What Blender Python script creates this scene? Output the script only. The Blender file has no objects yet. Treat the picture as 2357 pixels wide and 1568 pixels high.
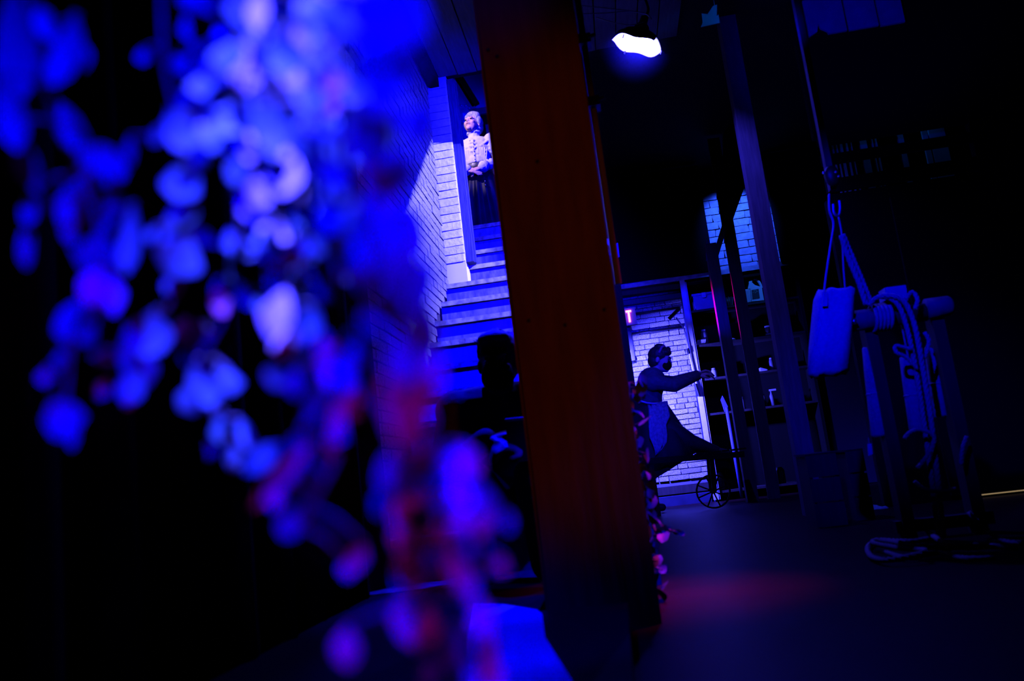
import bpy, bmesh, math, random
from mathutils import Vector, Matrix, Euler
random.seed(7)
S = bpy.context.scene
COL = S.collection
PI = math.pi
# ------------------------------------------------------------------ camera
IW, IH, FPX, HC = 2357, 1568, 1850.0, 0.45
PIT, ROL, AZ = math.radians(9.75), math.radians(6.8), math.radians(6.45)
F0 = Vector((-math.sin(AZ), math.cos(AZ), 0)); R0 = Vector((math.cos(AZ), math.sin(AZ), 0))
FW = F0*math.cos(PIT) + Vector((0, 0, 1))*math.sin(PIT); U0 = R0.cross(FW)
RT = R0*math.cos(ROL) - U0*math.sin(ROL); UP = R0*math.sin(ROL) + U0*math.cos(ROL)
CAM = Vector((0, 0, HC))
cd = bpy.data.cameras.new('camera'); cam = bpy.data.objects.new('camera', cd); COL.objects.link(cam)
m = Matrix((RT, UP, -FW)).transposed().to_4x4(); m.translation = CAM
cam.matrix_world = m
cd.sensor_width = 36.0; cd.lens = FPX/IW*36.0; cd.clip_start = 0.02
cd.dof.use_dof = True; cd.dof.focus_distance = 7.6; cd.dof.aperture_fstop = 2.2
S.camera = cam
# ------------------------------------------------------------------ world and exposure
w = bpy.data.worlds.new('world'); S.world = w; w.use_nodes = True
w.node_tree.nodes['Background'].inputs[0].default_value = (0, 0, 0, 1)
w.node_tree.nodes['Background'].inputs[1].default_value = 0.0
S.view_settings.view_transform = 'Standard'; S.view_settings.look = 'None'
S.view_settings.exposure = 0.0; S.view_settings.gamma = 1.0; S.view_settings.use_curve_mapping = False
S.cycles.use_denoising = True; S.cycles.max_bounces = 4; S.cycles.diffuse_bounces = 0; S.cycles.glossy_bounces = 2; S.cycles.sample_clamp_indirect = 3.0

def ray(x, y): return FW + RT*((x-IW/2)/FPX) + UP*((IH/2-y)/FPX)
def aY(x, y, Y): d = ray(x, y); return CAM + d*(Y/d.y)          # the point of the room at depth Y seen there
def aZ(x, y, z): d = ray(x, y); return CAM + d*((z-HC)/d.z)
def aD(x, y, D): return CAM + ray(x, y)*D
def proj(p):
    v = Vector(p)-CAM; d = v.dot(FW)
    return IW/2+FPX*v.dot(RT)/d, IH/2-FPX*v.dot(UP)/d, d

# ------------------------------------------------------------------ spots, many unseen and added to light one part (the bare bulb over the stairs is in its own builder)
def spot(name, loc, target, color, power, deg, blend=.3, size=.04):
    l = bpy.data.lights.new(name, 'SPOT'); l.color = color; l.energy = power
    l.spot_size = math.radians(deg); l.spot_blend = blend; l.shadow_soft_size = size
    o = bpy.data.objects.new(name, l); COL.objects.link(o); o.location = loc
    o.rotation_euler = (Vector(target)-Vector(loc)).to_track_quat('-Z', 'Y').to_euler()
    return o
BLUE = (0.0, 0.0, 1.0); LAV = (0.16, 0.125, 1.0)
KEY = Vector((1.70, 4.40, 3.16))                                 # unseen key spot added to light the stair wall
spot('stair_key', KEY, (-1.05, 5.0, 2.25), (0.24, 0.22, 1.0), 2700, 42, .3, .002)
spot('stair_blue_wash', (0.60, 3.45, 2.05), (-0.85, 5.2, 1.8), BLUE, 1000, 88, .4)
spot('stair_head_lamp', (-1.75, 6.3, 4.75), (-1.10, 8.0, 3.86), (.62, .44, 1.0), 260, 46, .5, .03)
spot('stair_head_blue', (-.35, 6.2, 4.9), (-1.0, 7.9, 3.7), BLUE, 160, 80, .5, .05)
spot('passage_lamp', (0.235, 7.78, 1.15), (0.52, 8.55, 0.92), (0.048, 0.045, 1.0), 760, 126, .45, .03)
spot('brick_cyan_lamp', (1.66, 7.86, 3.30), (1.56, 8.58, 2.75), (0.02, 0.075, 1.0), 120, 66, .5)
spot('foliage_blue', (0.15, -0.35, 1.75), aD(625, 350, .46), (0.055, 0.045, 1.0), 1700.0, 7.6, 1.0, .010)
spot('foliage_wide', (0.15, -0.5, 1.6), aD(820, 440, .40), BLUE, 420.0, 37, .9, .03)
spot('footlight_red', (1.2, -0.9, 0.9), (-0.1, 2.4, 1.05), (1.0, 0.13, 0.03), 26.0, 30, .6, .05)
spot('post_top_blue', (-0.35, 1.2, 2.6), (-0.25, 2.4, 2.08), (.12, 0, 1.0), 7.0, 26, 1.0, .03)
spot('foliage_red', (0.35, -0.25, 0.15), aD(960, 1080, .38), (.60, 0.0, 1.0), 6.0, 28, 1.0, .03)
spot('floor_red', (0.95, 3.3, 2.5), aZ(1528, 1375, 0), (1.0, 0.01, 0.30), 900.0, 17, 1.0, .3)
spot('rig_blue', (-0.1, 0.9, 2.4), (1.06, 3.6, 1.12), BLUE, 560, 28, 1.0, .04)
spot('ceiling_blue', (0.8, 3.5, 2.2), (2.0, 5.4, 3.3), BLUE, 60, 50, .8, .04)
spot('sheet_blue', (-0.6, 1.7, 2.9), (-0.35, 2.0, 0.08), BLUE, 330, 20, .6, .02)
spot('post_magenta', (0.3, 7.70, 1.75), (1.15, 7.62, 1.8), (1.0, 0.0, 0.40), 270, 40, 1.0, .02)
spot('shelf_cyan', (1.95, 7.5, 2.95), (1.55, 8.32, 2.02), (0.02, 0.13, 1.0), 60, 26, .8, .02)
spot('shelf_blue', (0.55, 7.5, 2.25), (1.02, 8.35, 1.98), BLUE, 40, 30, .8, .02)
spot('seat_backlight', (-0.5, 4.0, 3.2), (-0.48, 3.2, 0.85), BLUE, 900, 26, .8, .02)
spot('ivy_blue', (1.0, 2.3, 1.9), (0.13, 2.78, 0.45), BLUE, 240, 34, .9, .02)
spot('post_blue', (0.3, 7.42, 1.75), (1.10, 7.60, 1.75), BLUE, 500, 36, 1.0, .01)

# ------------------------------------------------------------------ materials
MATS = {}
def mat(name, base, rough=.6, metal=0.0, emit=None, estr=0, noise=None, nscale=20, bump=0, rand=0, spec=.4, trans=0, detail=6, stretch=None):
    if name in MATS: return MATS[name]
    mt = bpy.data.materials.new(name); mt.use_nodes = True; nt = mt.node_tree; b = nt.nodes['Principled BSDF']
    b.inputs['Base Color'].default_value = (*base, 1); b.inputs['Roughness'].default_value = rough
    b.inputs['Metallic'].default_value = metal; b.inputs['Specular IOR Level'].default_value = spec
    if trans: b.inputs['Transmission Weight'].default_value = trans
    if emit: b.inputs['Emission Color'].default_value = (*emit, 1); b.inputs['Emission Strength'].default_value = estr
    src = None
    if noise or bump:
        tc = nt.nodes.new('ShaderNodeTexCoord'); n = nt.nodes.new('ShaderNodeTexNoise')
        n.inputs['Scale'].default_value = nscale; n.inputs['Detail'].default_value = detail
        mp = nt.nodes.new('ShaderNodeMapping')
        if stretch: mp.inputs['Scale'].default_value = stretch
        geo = nt.nodes.new('ShaderNodeNewGeometry')
        nt.links.new(geo.outputs['Position'] if name in WORLDTEX else tc.outputs['Object'], mp.inputs[0])
        nt.links.new(mp.outputs[0], n.inputs['Vector'])
    if noise:
        cr = nt.nodes.new('ShaderNodeValToRGB'); cr.color_ramp.elements[0].position = .36; cr.color_ramp.elements[1].position = .64
        cr.color_ramp.elements[0].color = (*noise, 1); cr.color_ramp.elements[1].color = (*base, 1)
        nt.links.new(n.outputs['Fac'], cr.inputs[0]); src = cr.outputs[0]
    if rand:
        oi = nt.nodes.new('ShaderNodeObjectInfo'); mr = nt.nodes.new('ShaderNodeMapRange')
        mr.inputs['To Min'].default_value = 1-rand; mr.inputs['To Max'].default_value = 1
        nt.links.new(oi.outputs['Random'], mr.inputs[0])
        mx = nt.nodes.new('ShaderNodeMix'); mx.data_type = 'RGBA'; mx.blend_type = 'MULTIPLY'; mx.inputs[0].default_value = 1
        if src: nt.links.new(src, mx.inputs[6])
        else: mx.inputs[6].default_value = (*base, 1)
        nt.links.new(mr.outputs[0], mx.inputs[7]); src = mx.outputs[2]
    if src: nt.links.new(src, b.inputs['Base Color'])
    if bump:
        bp = nt.nodes.new('ShaderNodeBump'); bp.inputs['Strength'].default_value = bump; bp.inputs['Distance'].default_value = .01
        nt.links.new(n.outputs['Fac'], bp.inputs['Height']); nt.links.new(bp.outputs[0], b.inputs['Normal'])
    MATS[name] = mt; return mt
WORLDTEX = {'brick_paint', 'brick_pillar', 'brick_back', 'brick_upper', 'stair_paint', 'plank_paint', 'floor'}
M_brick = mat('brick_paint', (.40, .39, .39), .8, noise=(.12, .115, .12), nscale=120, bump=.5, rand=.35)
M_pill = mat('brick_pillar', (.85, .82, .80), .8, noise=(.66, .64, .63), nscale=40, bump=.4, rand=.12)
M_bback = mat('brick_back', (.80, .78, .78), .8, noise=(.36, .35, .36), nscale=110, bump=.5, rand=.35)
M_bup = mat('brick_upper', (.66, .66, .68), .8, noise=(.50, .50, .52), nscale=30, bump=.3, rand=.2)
M_mortar = mat('mortar', (.05, .048, .047), .9)
M_mortl = mat('mortar_pale', (.75, .73, .72), .9)
M_stair = mat('stair_paint', (.13, .13, .50), .55, noise=(.05, .05, .30), nscale=28, bump=.3, stretch=(1, 1, .35))  # blue put into the paint to hold back the lavender light
M_tread = mat('tread_worn', (.45, .44, .44), .5, noise=(.18, .17, .17), nscale=22, bump=.3)
M_plank = mat('plank_paint', (.20, .19, .19), .6, noise=(.13, .13, .13), nscale=9, bump=.2, stretch=(6, .6, 6), rand=.25)
M_dark = mat('dark_paint', (.004, .004, .004), .9, spec=.15)
M_black = mat('black_cloth', (.006, .006, .006), .95, spec=.1)
M_floor = mat('floor', (.022, .007, .007), .48, noise=(.014, .0045, .0045), nscale=4, bump=.08, spec=.06)
M_post = mat('post_timber', (.26, .15, .09), .8, noise=(.19, .105, .062), nscale=5, bump=.25, stretch=(5, 5, .6), spec=.2)
M_timber = mat('dark_timber', (.035, .025, .022), .75, noise=(.02, .015, .014), nscale=8, stretch=(6, 6, .7), bump=.2)
M_timber2 = mat('frame_timber', (.05, .04, .038), .7, noise=(.03, .024, .022), nscale=8, stretch=(6, 6, .7), bump=.2)  # darker copy of the post timber, for fronts in shade
M_timber3 = mat('timber_lit', (.20, .15, .145), .7, noise=(.13, .10, .095), nscale=8, stretch=(6, 6, .7), bump=.2)  # same timber lightened for the posts and beam that catch light
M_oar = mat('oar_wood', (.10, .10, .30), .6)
M_kerb = mat('kerb_paint', (.02, .02, .075), .6, noise=(.012, .012, .05), nscale=10)
M_dim = mat('dim_glaze', (.16, .16, .17), .4)
M_jamb = mat('jamb_paint', (.035, .035, .20), .7, noise=(.015, .015, .12), nscale=14, stretch=(8, 8, .7), bump=.3)
M_white = mat('white_paint', (.82, .80, .80), .5, noise=(.66, .64, .64), nscale=12)
M_trim = mat('trim_paint', (.62, .60, .62), .5, noise=(.35, .34, .36), nscale=14)
M_plaster = mat('plaster', (.78, .76, .76), .85, noise=(.62, .6, .6), nscale=6)
M_metal = mat('steel', (.5, .5, .52), .35, 1.0)
M_dmetal = mat('dark_metal', (.04, .04, .045), .45, .8)
M_pipe = mat('pipe_paint', (.35, .35, .36), .3, 0, noise=(.28, .28, .29), nscale=8)
M_enamel = mat('enamel', (.85, .85, .86), .35)
M_green = mat('green_enamel', (.03, .05, .04), .4)
M_leaf = mat('leaf', (.11, .30, .38), .55, noise=(.07, .2, .25), nscale=30, rand=.4)
M_petal = mat('petal', (.88, .84, .86), .6, noise=(.75, .7, .74), nscale=30, rand=.15)
M_rose = mat('rose_tint', (.75, .28, .40), .6, noise=(.55, .2, .3), nscale=30, rand=.2)  # on the vines, the red light's cast is put into the colour
M_stem = mat('stem', (.18, .2, .2), .6, noise=(.1, .1, .1), nscale=40)
M_canvas = mat('canvas', (.62, .60, .58), .9, noise=(.5, .48, .46), nscale=90, bump=.3)
M_roll = mat('canvas_dim', (.34, .33, .32), .9, noise=(.26, .25, .24), nscale=90, bump=.3)  # canvas darkened for the rolls, where the lamp's light fades
M_rope = mat('rope', (.50, .46, .42), .9, noise=(.34, .31, .28), nscale=160, bump=.4)
M_skin = mat('skin', (.80, .46, .40), .5, noise=(.74, .40, .35), nscale=30)
M_hairg = mat('grey_hair', (.50, .48, .50), .5, noise=(.22, .21, .23), nscale=45, stretch=(3, 3, .6), bump=.5)
M_haird = mat('dark_hair', (.05, .03, .03), .5, noise=(.03, .02, .02), nscale=60, bump=.4)
M_blouse = mat('blouse', (.86, .85, .86), .7, noise=(.74, .73, .75), nscale=25, bump=.4)
M_skirt = mat('skirt_satin', (.010, .010, .05), .38, noise=(.006, .006, .03), nscale=8, spec=.15)
M_sash = mat('sash_satin', (.05, .05, .055), .3, noise=(.03, .03, .035), nscale=20, bump=.4, spec=.6)
M_dress = mat('maid_dress', (.012, .012, .013), .8, noise=(.008, .008, .009), nscale=30)
M_bodice = mat('maid_bodice', (.09, .09, .10), .8, noise=(.06, .06, .065), nscale=30)  # dress colour lightened where light falls on back and sleeves
M_apron = mat('apron', (.34, .34, .36), .8, noise=(.20, .20, .22), nscale=40, bump=.3)
M_coat = mat('coat', (.018, .018, .02), .7, noise=(.012, .012, .013), nscale=30, bump=.3)
M_coat2 = mat('wool_coat', (.10, .10, .11), .8, noise=(.07, .07, .075), nscale=30, bump=.4)
M_hairm = mat('ash_hair', (.50, .48, .50), .6, noise=(.3, .28, .3), nscale=70, bump=.6)
M_plastic = mat('clear_plastic', (.5, .5, .55), .25, noise=(.4, .4, .44), nscale=10)
M_jug = mat('jug_plastic', (.60, .66, .64), .35, noise=(.54, .6, .58), nscale=10)
M_label = mat('jug_label', (.02, .03, .025), .5)
M_print = mat('jug_print', (.35, .5, .35), .5)
M_card = mat('card', (.75, .74, .74), .7, noise=(.66, .65, .65), nscale=10)
M_pale = mat('pale_board', (.50, .50, .52), .7, noise=(.40, .40, .42), nscale=10)
M_signbox = mat('sign_box', (.45, .45, .47), .6)
M_silver = mat('silver_leaf', (.85, .84, .84), .3, .25)
M_mortb = mat('mortar_grey', (.20, .195, .19), .9)
M_teal = mat('green_lit_cloth', (.30, .45, .48), .8, noise=(.2, .32, .34), nscale=60, bump=.4)  # green light of the floor patch put into the cloth colour
M_bulb = mat('bulb_glow', (1, 1, 1), .3, emit=(.03, .025, 1.0), estr=0)
M_exit = mat('exit_glow', (.6, .05, .1), .4, emit=(1.0, .10, .28), estr=3.5)
M_exitc = mat('exit_core', (.8, .3, .3), .4, emit=(1.0, .75, .70), estr=2.2)
M_strip = mat('door_gap_glow', (.8, .7, .4), .5, emit=(.75, .52, .20), estr=.30)
M_eye = mat('eye', (.03, .02, .02), .2)
M_lip = mat('lip', (.45, .14, .15), .5)

# ------------------------------------------------------------------ helpers
def tag(o, label=None, cat=None, group=None, kind=None):
    if label: o['label'] = label
    if cat: o['category'] = cat
    if group: o['group'] = group
    if kind: o['kind'] = kind
    return o
def empty(name, loc=(0, 0, 0), label=None, cat=None, group=None):
    o = bpy.data.objects.new(name, None); COL.objects.link(o); o.location = loc
    return tag(o, label, cat, group)
def link(name, me, mt=None, parent=None, loc=None, scale=None, rot=None):
    o = bpy.data.objects.new(name, me); COL.objects.link(o)
    if mt and not me.materials: me.materials.append(mt)
    if parent is not None:
        o.parent = parent                                    # parts are given in room coordinates
        o.matrix_parent_inverse = Matrix.Translation(-parent.location)
    if loc is not None: o.location = loc
    if scale is not None: o.scale = scale
    if rot is not None: o.rotation_euler = rot
    return o
class MB:
    def __init__(s): s.v = []; s.f = []
    def add(s, vs, fs):
        o = len(s.v); s.v += [tuple(v) for v in vs]; s.f += [tuple(i+o for i in f) for f in fs]; return s
    def box(s, a, b, mtx=None):
        x0, y0, z0 = a; x1, y1, z1 = b
        vs = [Vector(v) for v in ((x0,y0,z0),(x1,y0,z0),(x1,y1,z0),(x0,y1,z0),(x0,y0,z1),(x1,y0,z1),(x1,y1,z1),(x0,y1,z1))]
        if mtx: vs = [mtx @ v for v in vs]
        return s.add(vs, [(0,3,2,1),(4,5,6,7),(0,1,5,4),(1,2,6,5),(2,3,7,6),(3,0,4,7)])
    def bar(s, a, b, wx, wy, upv=(0, 0, 1)):
        a = Vector(a); b = Vector(b); d = (b-a); L = d.length; z = d.normalized(); u = Vector(upv)
        if abs(z.dot(u)) > .95: u = Vector((0, 1, 0))
        x = u.cross(z).normalized(); y = z.cross(x)
        mt = Matrix((x, y, z)).transposed().to_4x4(); mt.translation = a
        return s.box((-wx/2, -wy/2, 0), (wx/2, wy/2, L), mt)
    def prism(s, pts, off):                                   # closed outline pushed along a vector
        n = len(pts); off = Vector(off); P = [Vector(p) for p in pts]
        return s.add(P+[p+off for p in P], [tuple(range(n-1, -1, -1)), tuple(range(n, 2*n))]+[(i, (i+1) % n, (i+1) % n+n, i+n) for i in range(n)])
    def tube(s, pts, r, n=8, flat=None):
        P = [Vector(p) for p in pts]; m_ = len(P); rr = r if isinstance(r, (list, tuple)) else [r]*m_
        vs = []; t0 = None; u = None
        for i in range(m_):
            t = (P[min(i+1, m_-1)]-P[max(i-1, 0)]).normalized()
            if u is None:
                u = Vector((0, 0, 1)) if abs(t.z) < .9 else Vector((0, 1, 0))
            u = (u-t*u.dot(t)).normalized(); v = t.cross(u)
            for k in range(n):
                a = 2*PI*k/n; vs.append(P[i]+(u*math.cos(a)+v*math.sin(a)*(flat or 1))*rr[i])
        fs = [(i*n+k, i*n+(k+1) % n, (i+1)*n+(k+1) % n, (i+1)*n+k) for i in range(m_-1) for k in range(n)]
        fs += [tuple(range(n-1, -1, -1)), tuple((m_-1)*n+k for k in range(n))]
        return s.add(vs, fs)
    def loft(s, rings, cap=True):
        n = len(rings[0]); vs = [p for r in rings for p in r]
        fs = [(i*n+k, i*n+(k+1) % n, (i+1)*n+(k+1) % n, (i+1)*n+k) for i in range(len(rings)-1) for k in range(n)]
        if cap: fs += [tuple(range(n-1, -1, -1)), tuple((len(rings)-1)*n+k for k in range(n))]
        return s.add(vs, fs)
    def lathe(s, c, prof, n=24, mtx=None):
        rings = []
        for r, z in prof:
            rings.append([(Vector((r*math.cos(2*PI*k/n), r*math.sin(2*PI*k/n), z))) for k in range(n)])
        if mtx: rings = [[mtx @ p for p in R_] for R_ in rings]
        return s.loft([[Vector(c)+p for p in R_] for R_ in rings])
    def ell(s, c, r, rot=None, nu=14, nv=9):
        c = Vector(c); rings = []
        for j in range(1, nv):
            t = PI*j/nv; R_ = []
            for k in range(nu):
                a = 2*PI*k/nu; p = Vector((r[0]*math.sin(t)*math.cos(a), r[1]*math.sin(t)*math.sin(a), -r[2]*math.cos(t)))
                if rot: p = rot @ p
                R_.append(c+p)
            rings.append(R_)
        return s.loft(rings)
    def cap(s, a, b, ra, rb, n=10):
        a = Vector(a); b = Vector(b); d = b-a; z = d.normalized(); pts = []; rr = []
        for t in (-.95, -.7, -.35): pts.append(a+z*ra*t); rr.append(ra*math.sqrt(1-t*t))
        pts.append(a); rr.append(ra); pts.append(b); rr.append(rb)
        for t in (.35, .7, .95): pts.append(b+z*rb*t); rr.append(rb*math.sqrt(1-t*t))
        return s.tube(pts, rr, n)
    def mesh(s, name, mt, smooth=False):
        me = bpy.data.meshes.new(name); me.from_pydata(s.v, [], s.f); me.update()
        if mt: me.materials.append(mt)
        if smooth: me.polygons.foreach_set('use_smooth', [True]*len(me.polygons))
        return me
    def build(s, name, mt, parent=None, smooth=False):
        return link(name, s.mesh(name, mt, smooth), None, parent)
def remesh(mb, name, mt, parent, voxel, smooth=3, xf=None):    # one continuous skin over all the volumes given
    me = mb.mesh(name+'_raw', None); ob = bpy.data.objects.new(name+'_raw', me); COL.objects.link(ob)
    r = ob.modifiers.new('r', 'REMESH'); r.mode = 'VOXEL'; r.voxel_size = voxel
    q = ob.modifiers.new('s', 'SMOOTH'); q.factor = .5; q.iterations = smooth
    dg = bpy.context.evaluated_depsgraph_get(); dg.update()
    out = bpy.data.meshes.new_from_object(ob.evaluated_get(dg)); out.name = name
    bpy.data.objects.remove(ob); bpy.data.meshes.remove(me)
    if xf: out.transform(xf)
    out.materials.clear(); out.materials.append(mt)
    out.polygons.foreach_set('use_smooth', [True]*len(out.polygons))
    return link(name, out, None, parent)
def box(name, a, b, mt, parent=None): return MB().box(a, b).build(name, mt, parent)
def struct(o): o['kind'] = 'structure'; return o
def spline(pts, n=8):
    P = [Vector(p) for p in pts]; out = []
    for i in range(len(P)-1):
        p0 = P[max(i-1, 0)]; p1 = P[i]; p2 = P[i+1]; p3 = P[min(i+2, len(P)-1)]
        for k in range(n):
            t = k/n; out.append(.5*((2*p1)+(p2-p0)*t+(2*p0-5*p1+4*p2-p3)*t*t+(3*p1-p0-3*p2+p3)*t**3))
    return out+[P[-1]]

# ================================================================== THE ROOM
XL, YB, ZC = -1.06, 8.60, 3.50
struct(box('floor', (-3.2, -1.2, -.12), (5.2, 9.6, 0), M_floor))
ceil = struct(box('ceiling', (-1.4, -1.2, ZC+.03), (5.2, 5.70, ZC+.15), M_dark))
struct(box('ceiling_passage', (.15, 5.70, ZC+.03), (5.2, 9.0, ZC+.15), M_dark))
for i in range(13):                                            # ceiling boards over the stairs, running towards the back
    x0 = -1.10+i*.15
    MB().box((x0, .4, ZC+.004*(i % 2)), (x0+.142, 5.60, ZC+.03)).build('plank', M_plank, ceil)
cb = box('ceiling_beam', (-1.02, 1.2, ZC-.07), (-.955, 5.60, ZC-.001), M_dark)
struct(cb); cb.name = 'trim_1'
struct(box('wall_front', (-3.2, -1.3, 0), (5.2, -1.2, ZC+.15), M_dark))
struct(box('wall_right', (5.0, -1.2, 0), (5.1, 9.0, ZC+.15), M_dark))

STEP_R, STEP_T = .1793, .238
def step(i): return 2.588-STEP_R*(15-i), 6.458-STEP_T*(15-i)    # z of tread, Y of nosing
BR = MB().box((-.5, -.5, -.5), (.5, .5, .5)).v
def brick_mesh(mt, k):
    rnd = random.Random(k); b = bmesh.new(); bmesh.ops.create_cube(b, size=1.0)
    for v in b.verts: v.co += Vector((rnd.uniform(-.03, .03), rnd.uniform(-.06, .06), rnd.uniform(-.06, .06)))
    bmesh.ops.bevel(b, geom=list(b.edges), offset=.045, segments=1, affect='EDGES')
    me = bpy.data.meshes.new('brick'); b.to_mesh(me); b.free(); me.materials.append(mt); return me
def lay_bricks(parent, specs, mt, keep=300):
    """specs: (priority, centre, size). The largest in view become parts, the rest one joined part."""
    vars_ = [brick_mesh(mt, k) for k in range(5)]
    specs.sort(key=lambda s_: -s_[0]); rest = MB()
    for i, (pr, c, sz) in enumerate(specs):
        if i < keep: link('brick', vars_[i % 5], None, parent, c, sz)
        else: rest.box([c[k]-sz[k]/2 for k in range(3)], [c[k]+sz[k]/2 for k in range(3)])
    if rest.v: tag(rest.build('bricks_beyond', mt, parent), kind='stuff')
# left wall
wl = struct(box('wall_left', (XL-.25, -1.2, 0), (XL-.012, 5.62, ZC+.15), M_mortar))
sp = []; row = 0; z = .02; CH = .058
while z < ZC-.05:
    y = 3.30-(row % 2)*.10
    while y < 5.60:
        L = .2 if (row % 6) else .1
        y1 = min(y+L-.010, 5.615); zc = z+CH/2; i = (y1-6.458)/STEP_T+15
        if zc > 2.588-STEP_R*(15-i)-.12 and y1-y > .03:
            px, py, d = proj((XL, y, zc))
            vis = (1.0 if px > 780 else .2)*(1 if -20 < py < 1100 else .05)/d
            sp.append((vis, (XL-.006+random.uniform(-.003, .003), (y+y1)/2, zc), (.035, y1-y, CH-.009)))
        y += L
    z += CH; row += 1
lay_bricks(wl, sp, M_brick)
# stair-head wall end: the white brick pillar at the left of the opening
wp = struct(box('wall_stair_end', (-1.36, 5.625, 0), (-.905, 5.80, ZC+1.9), M_mortl))
sp = []; z = 2.05; row = 0
while z < ZC-.02:
    wv = .115
    sp.append((1, (-.982, 5.63, z+.031), (.15, .03, .056)))
    z += .0625; row += 1
lay_bricks(wp, sp, M_pill)
# door jamb
jamb = struct(box('door_1', (-.902, 5.64, 2.05), (-.848, 5.80, ZC), M_jamb))
box('stop_strip', (-.848, 5.68, 2.05), (-.838, 5.72, ZC), M_jamb, jamb)
# landing room at the head of the stairs
struct(box('floor_landing', (-2.4, 6.47, 2.45), (.10, 9.3, 2.588), M_stair))
wb = struct(box('wall_landing_back', (-2.4, 9.0, 2.588), (.10, 9.1, 5.4), M_plaster))
struct(box('wall_landing_left', (-2.5, 5.80, 2.45), (-2.4, 9.1, 5.4), M_plaster))
struct(box('wall_stair_side', (.10, 5.70, 0), (.185, 8.60, 5.4), M_black))
struct(box('ceiling_landing', (-2.5, 5.62, 5.4), (.15, 9.1, 5.5), M_dark))
struct(box('wall_landing_front', (-2.5, 5.70, 2.45), (-1.36, 5.80, 5.4), M_plaster))
struct(box('wall_over_stairs', (-.905, 5.70, ZC+.15), (.10, 5.80, 5.4), M_dark))
dp = struct(box('door_2', (-1.14, 8.94, 2.588), (-.30, 8.998, 4.75), M_dark)); box('door_panel', (-1.02, 8.925, 3.7), (-.38, 8.94, 4.62), M_jamb, dp)  # dark door widened so the wall beside her head stays dark
struct(box('trim_2', (-1.18, 8.90, 4.75), (-.26, 8.998, 4.83), M_jamb))
tb = MB(); tb.bar(aY(1036, 140, 8.8), aY(1098, 240, 8.8), .06, .06)
struct(tb.build('trim_3', M_black))

# staircase
st = empty('staircase', (-.5, 3.1, 0), 'worn blue-lit painted stairs climbing beside the brick wall to the doorway', 'staircase')
for i in range(1, 16):
    z, y = step(i); zp = step(i-1)[0] if i > 1 else 0
    xa = XL+.004 if i <= 12 else -1.0
    yb = step(i+1)[1]+.03 if i < 15 else 6.475
    m_ = MB().box((xa, y, z-.032), (.095, yb, z)); t = m_.build('tread', M_tread, st)
    box('riser', (xa, y+.028, max(zp, 0)), (.095, y+.05, z-.032), M_stair, st)

# back wall of the passage
wbk = struct(box('wall_back', (.15, YB+.012, 0), (5.2, YB+.2, ZC+.15), M_mortb))
sp = []; z = .24; row = 0; CH = .056
def course(x0, x1, z, ch, row, Lh):
    x = x0-(row % 2)*Lh*.5-random.uniform(0, .03)
    while x < x1:
        L = Lh*(2 if random.random() < .35 else 1)*random.uniform(.92, 1.05)
        a, b_ = max(x, x0), min(x+L-.009, x1)
        if b_-a > .025: sp.append((1, ((a+b_)/2, YB+.004+random.uniform(-.003, .003), z+ch/2), (b_-a, .035, ch-.009)))
        x += L
while z < 2.24:
    course(.20, .93, z, CH, row, .105); z += CH; row += 1
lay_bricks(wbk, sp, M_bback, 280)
sp = []; z = 2.34
while z < 3.42:
    course(1.10, 2.05, z, .082, row, .17); z += .082; row += 1
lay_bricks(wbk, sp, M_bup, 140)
bb = struct(box('baseboard_back', (.15, YB-.22, 0), (.86, YB+.01, .095), M_kerb))
struct(box('trim_4', (.15, YB-.075, .11), (.95, YB+.01, .19), M_timber))
ld = struct(box('trim_5', (.15, YB-.22, 2.285), (2.1, YB-.02, 2.335), M_trim)); box('moulding', (.15, YB-.16, 2.225), (2.1, YB-.02, 2.28), M_timber2, ld)
struct(box('trim_6', (.15, YB-.10, 2.13), (.93, YB-.02, 2.18), M_jamb))
bdg = struct(box('wall_shade_panel', (.15, YB-.24, 2.335), (1.25, YB-.20, ZC), M_black))  # black panel added to keep the cyan light off this wall
struct(box('wall_shade_panel_right', (1.93, YB-.24, 2.335), (5.0, YB-.20, ZC), M_black))  # second black panel added to block the spill beyond the post
for k_, (pa, pb) in enumerate((((1440, 724), (1592, 706)), ((1452, 768), (1592, 751)))):
    a_, b_ = aY(*pa, 8.56), aY(*pb, 8.56); cz = (a_.z+b_.z)/2
    o = MB().tube([(.19, 8.565, cz), (.86, 8.565, cz)], .014, 10).build('wall_conduit', M_dmetal, None, True)
    tag(o, ('upper thin dark conduit running across the brick wall behind the sign', 'lower thin dark conduit running across the brick wall below the sign')[k_], 'conduit')
# partition facing the camera on the right, with its slatted opening and door
YP = 5.46
SX0, SX1, SZ0, SZ1 = 1.66, 2.62, 2.05, 2.50
pw = struct(box('wall_partition', (SX1, YP, 0), (5.0, YP+.06, ZC+.03), M_dark))
box('wall_panel', (1.62, YP, 0), (SX1, YP+.06, SZ0), M_dark, pw); box('wall_panel', (1.62, YP, SZ1), (SX1, YP+.06, ZC+.03), M_dark, pw)
dr = struct(box('door_3', (2.02, YP-.03, .03), (2.95, YP-.001, 2.0), M_dark)); MB().lathe((2.88, YP-.05, 1.0), [(.008, -.02), (.022, -.012), (.026, 0), (.02, .012), (.006, .018)], 12).build('door_knob', M_dmetal, dr)
gp = box('light_strip', (2.10, YP-.036, .012), (2.80, YP-.030, .020), M_strip, dr)

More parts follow.
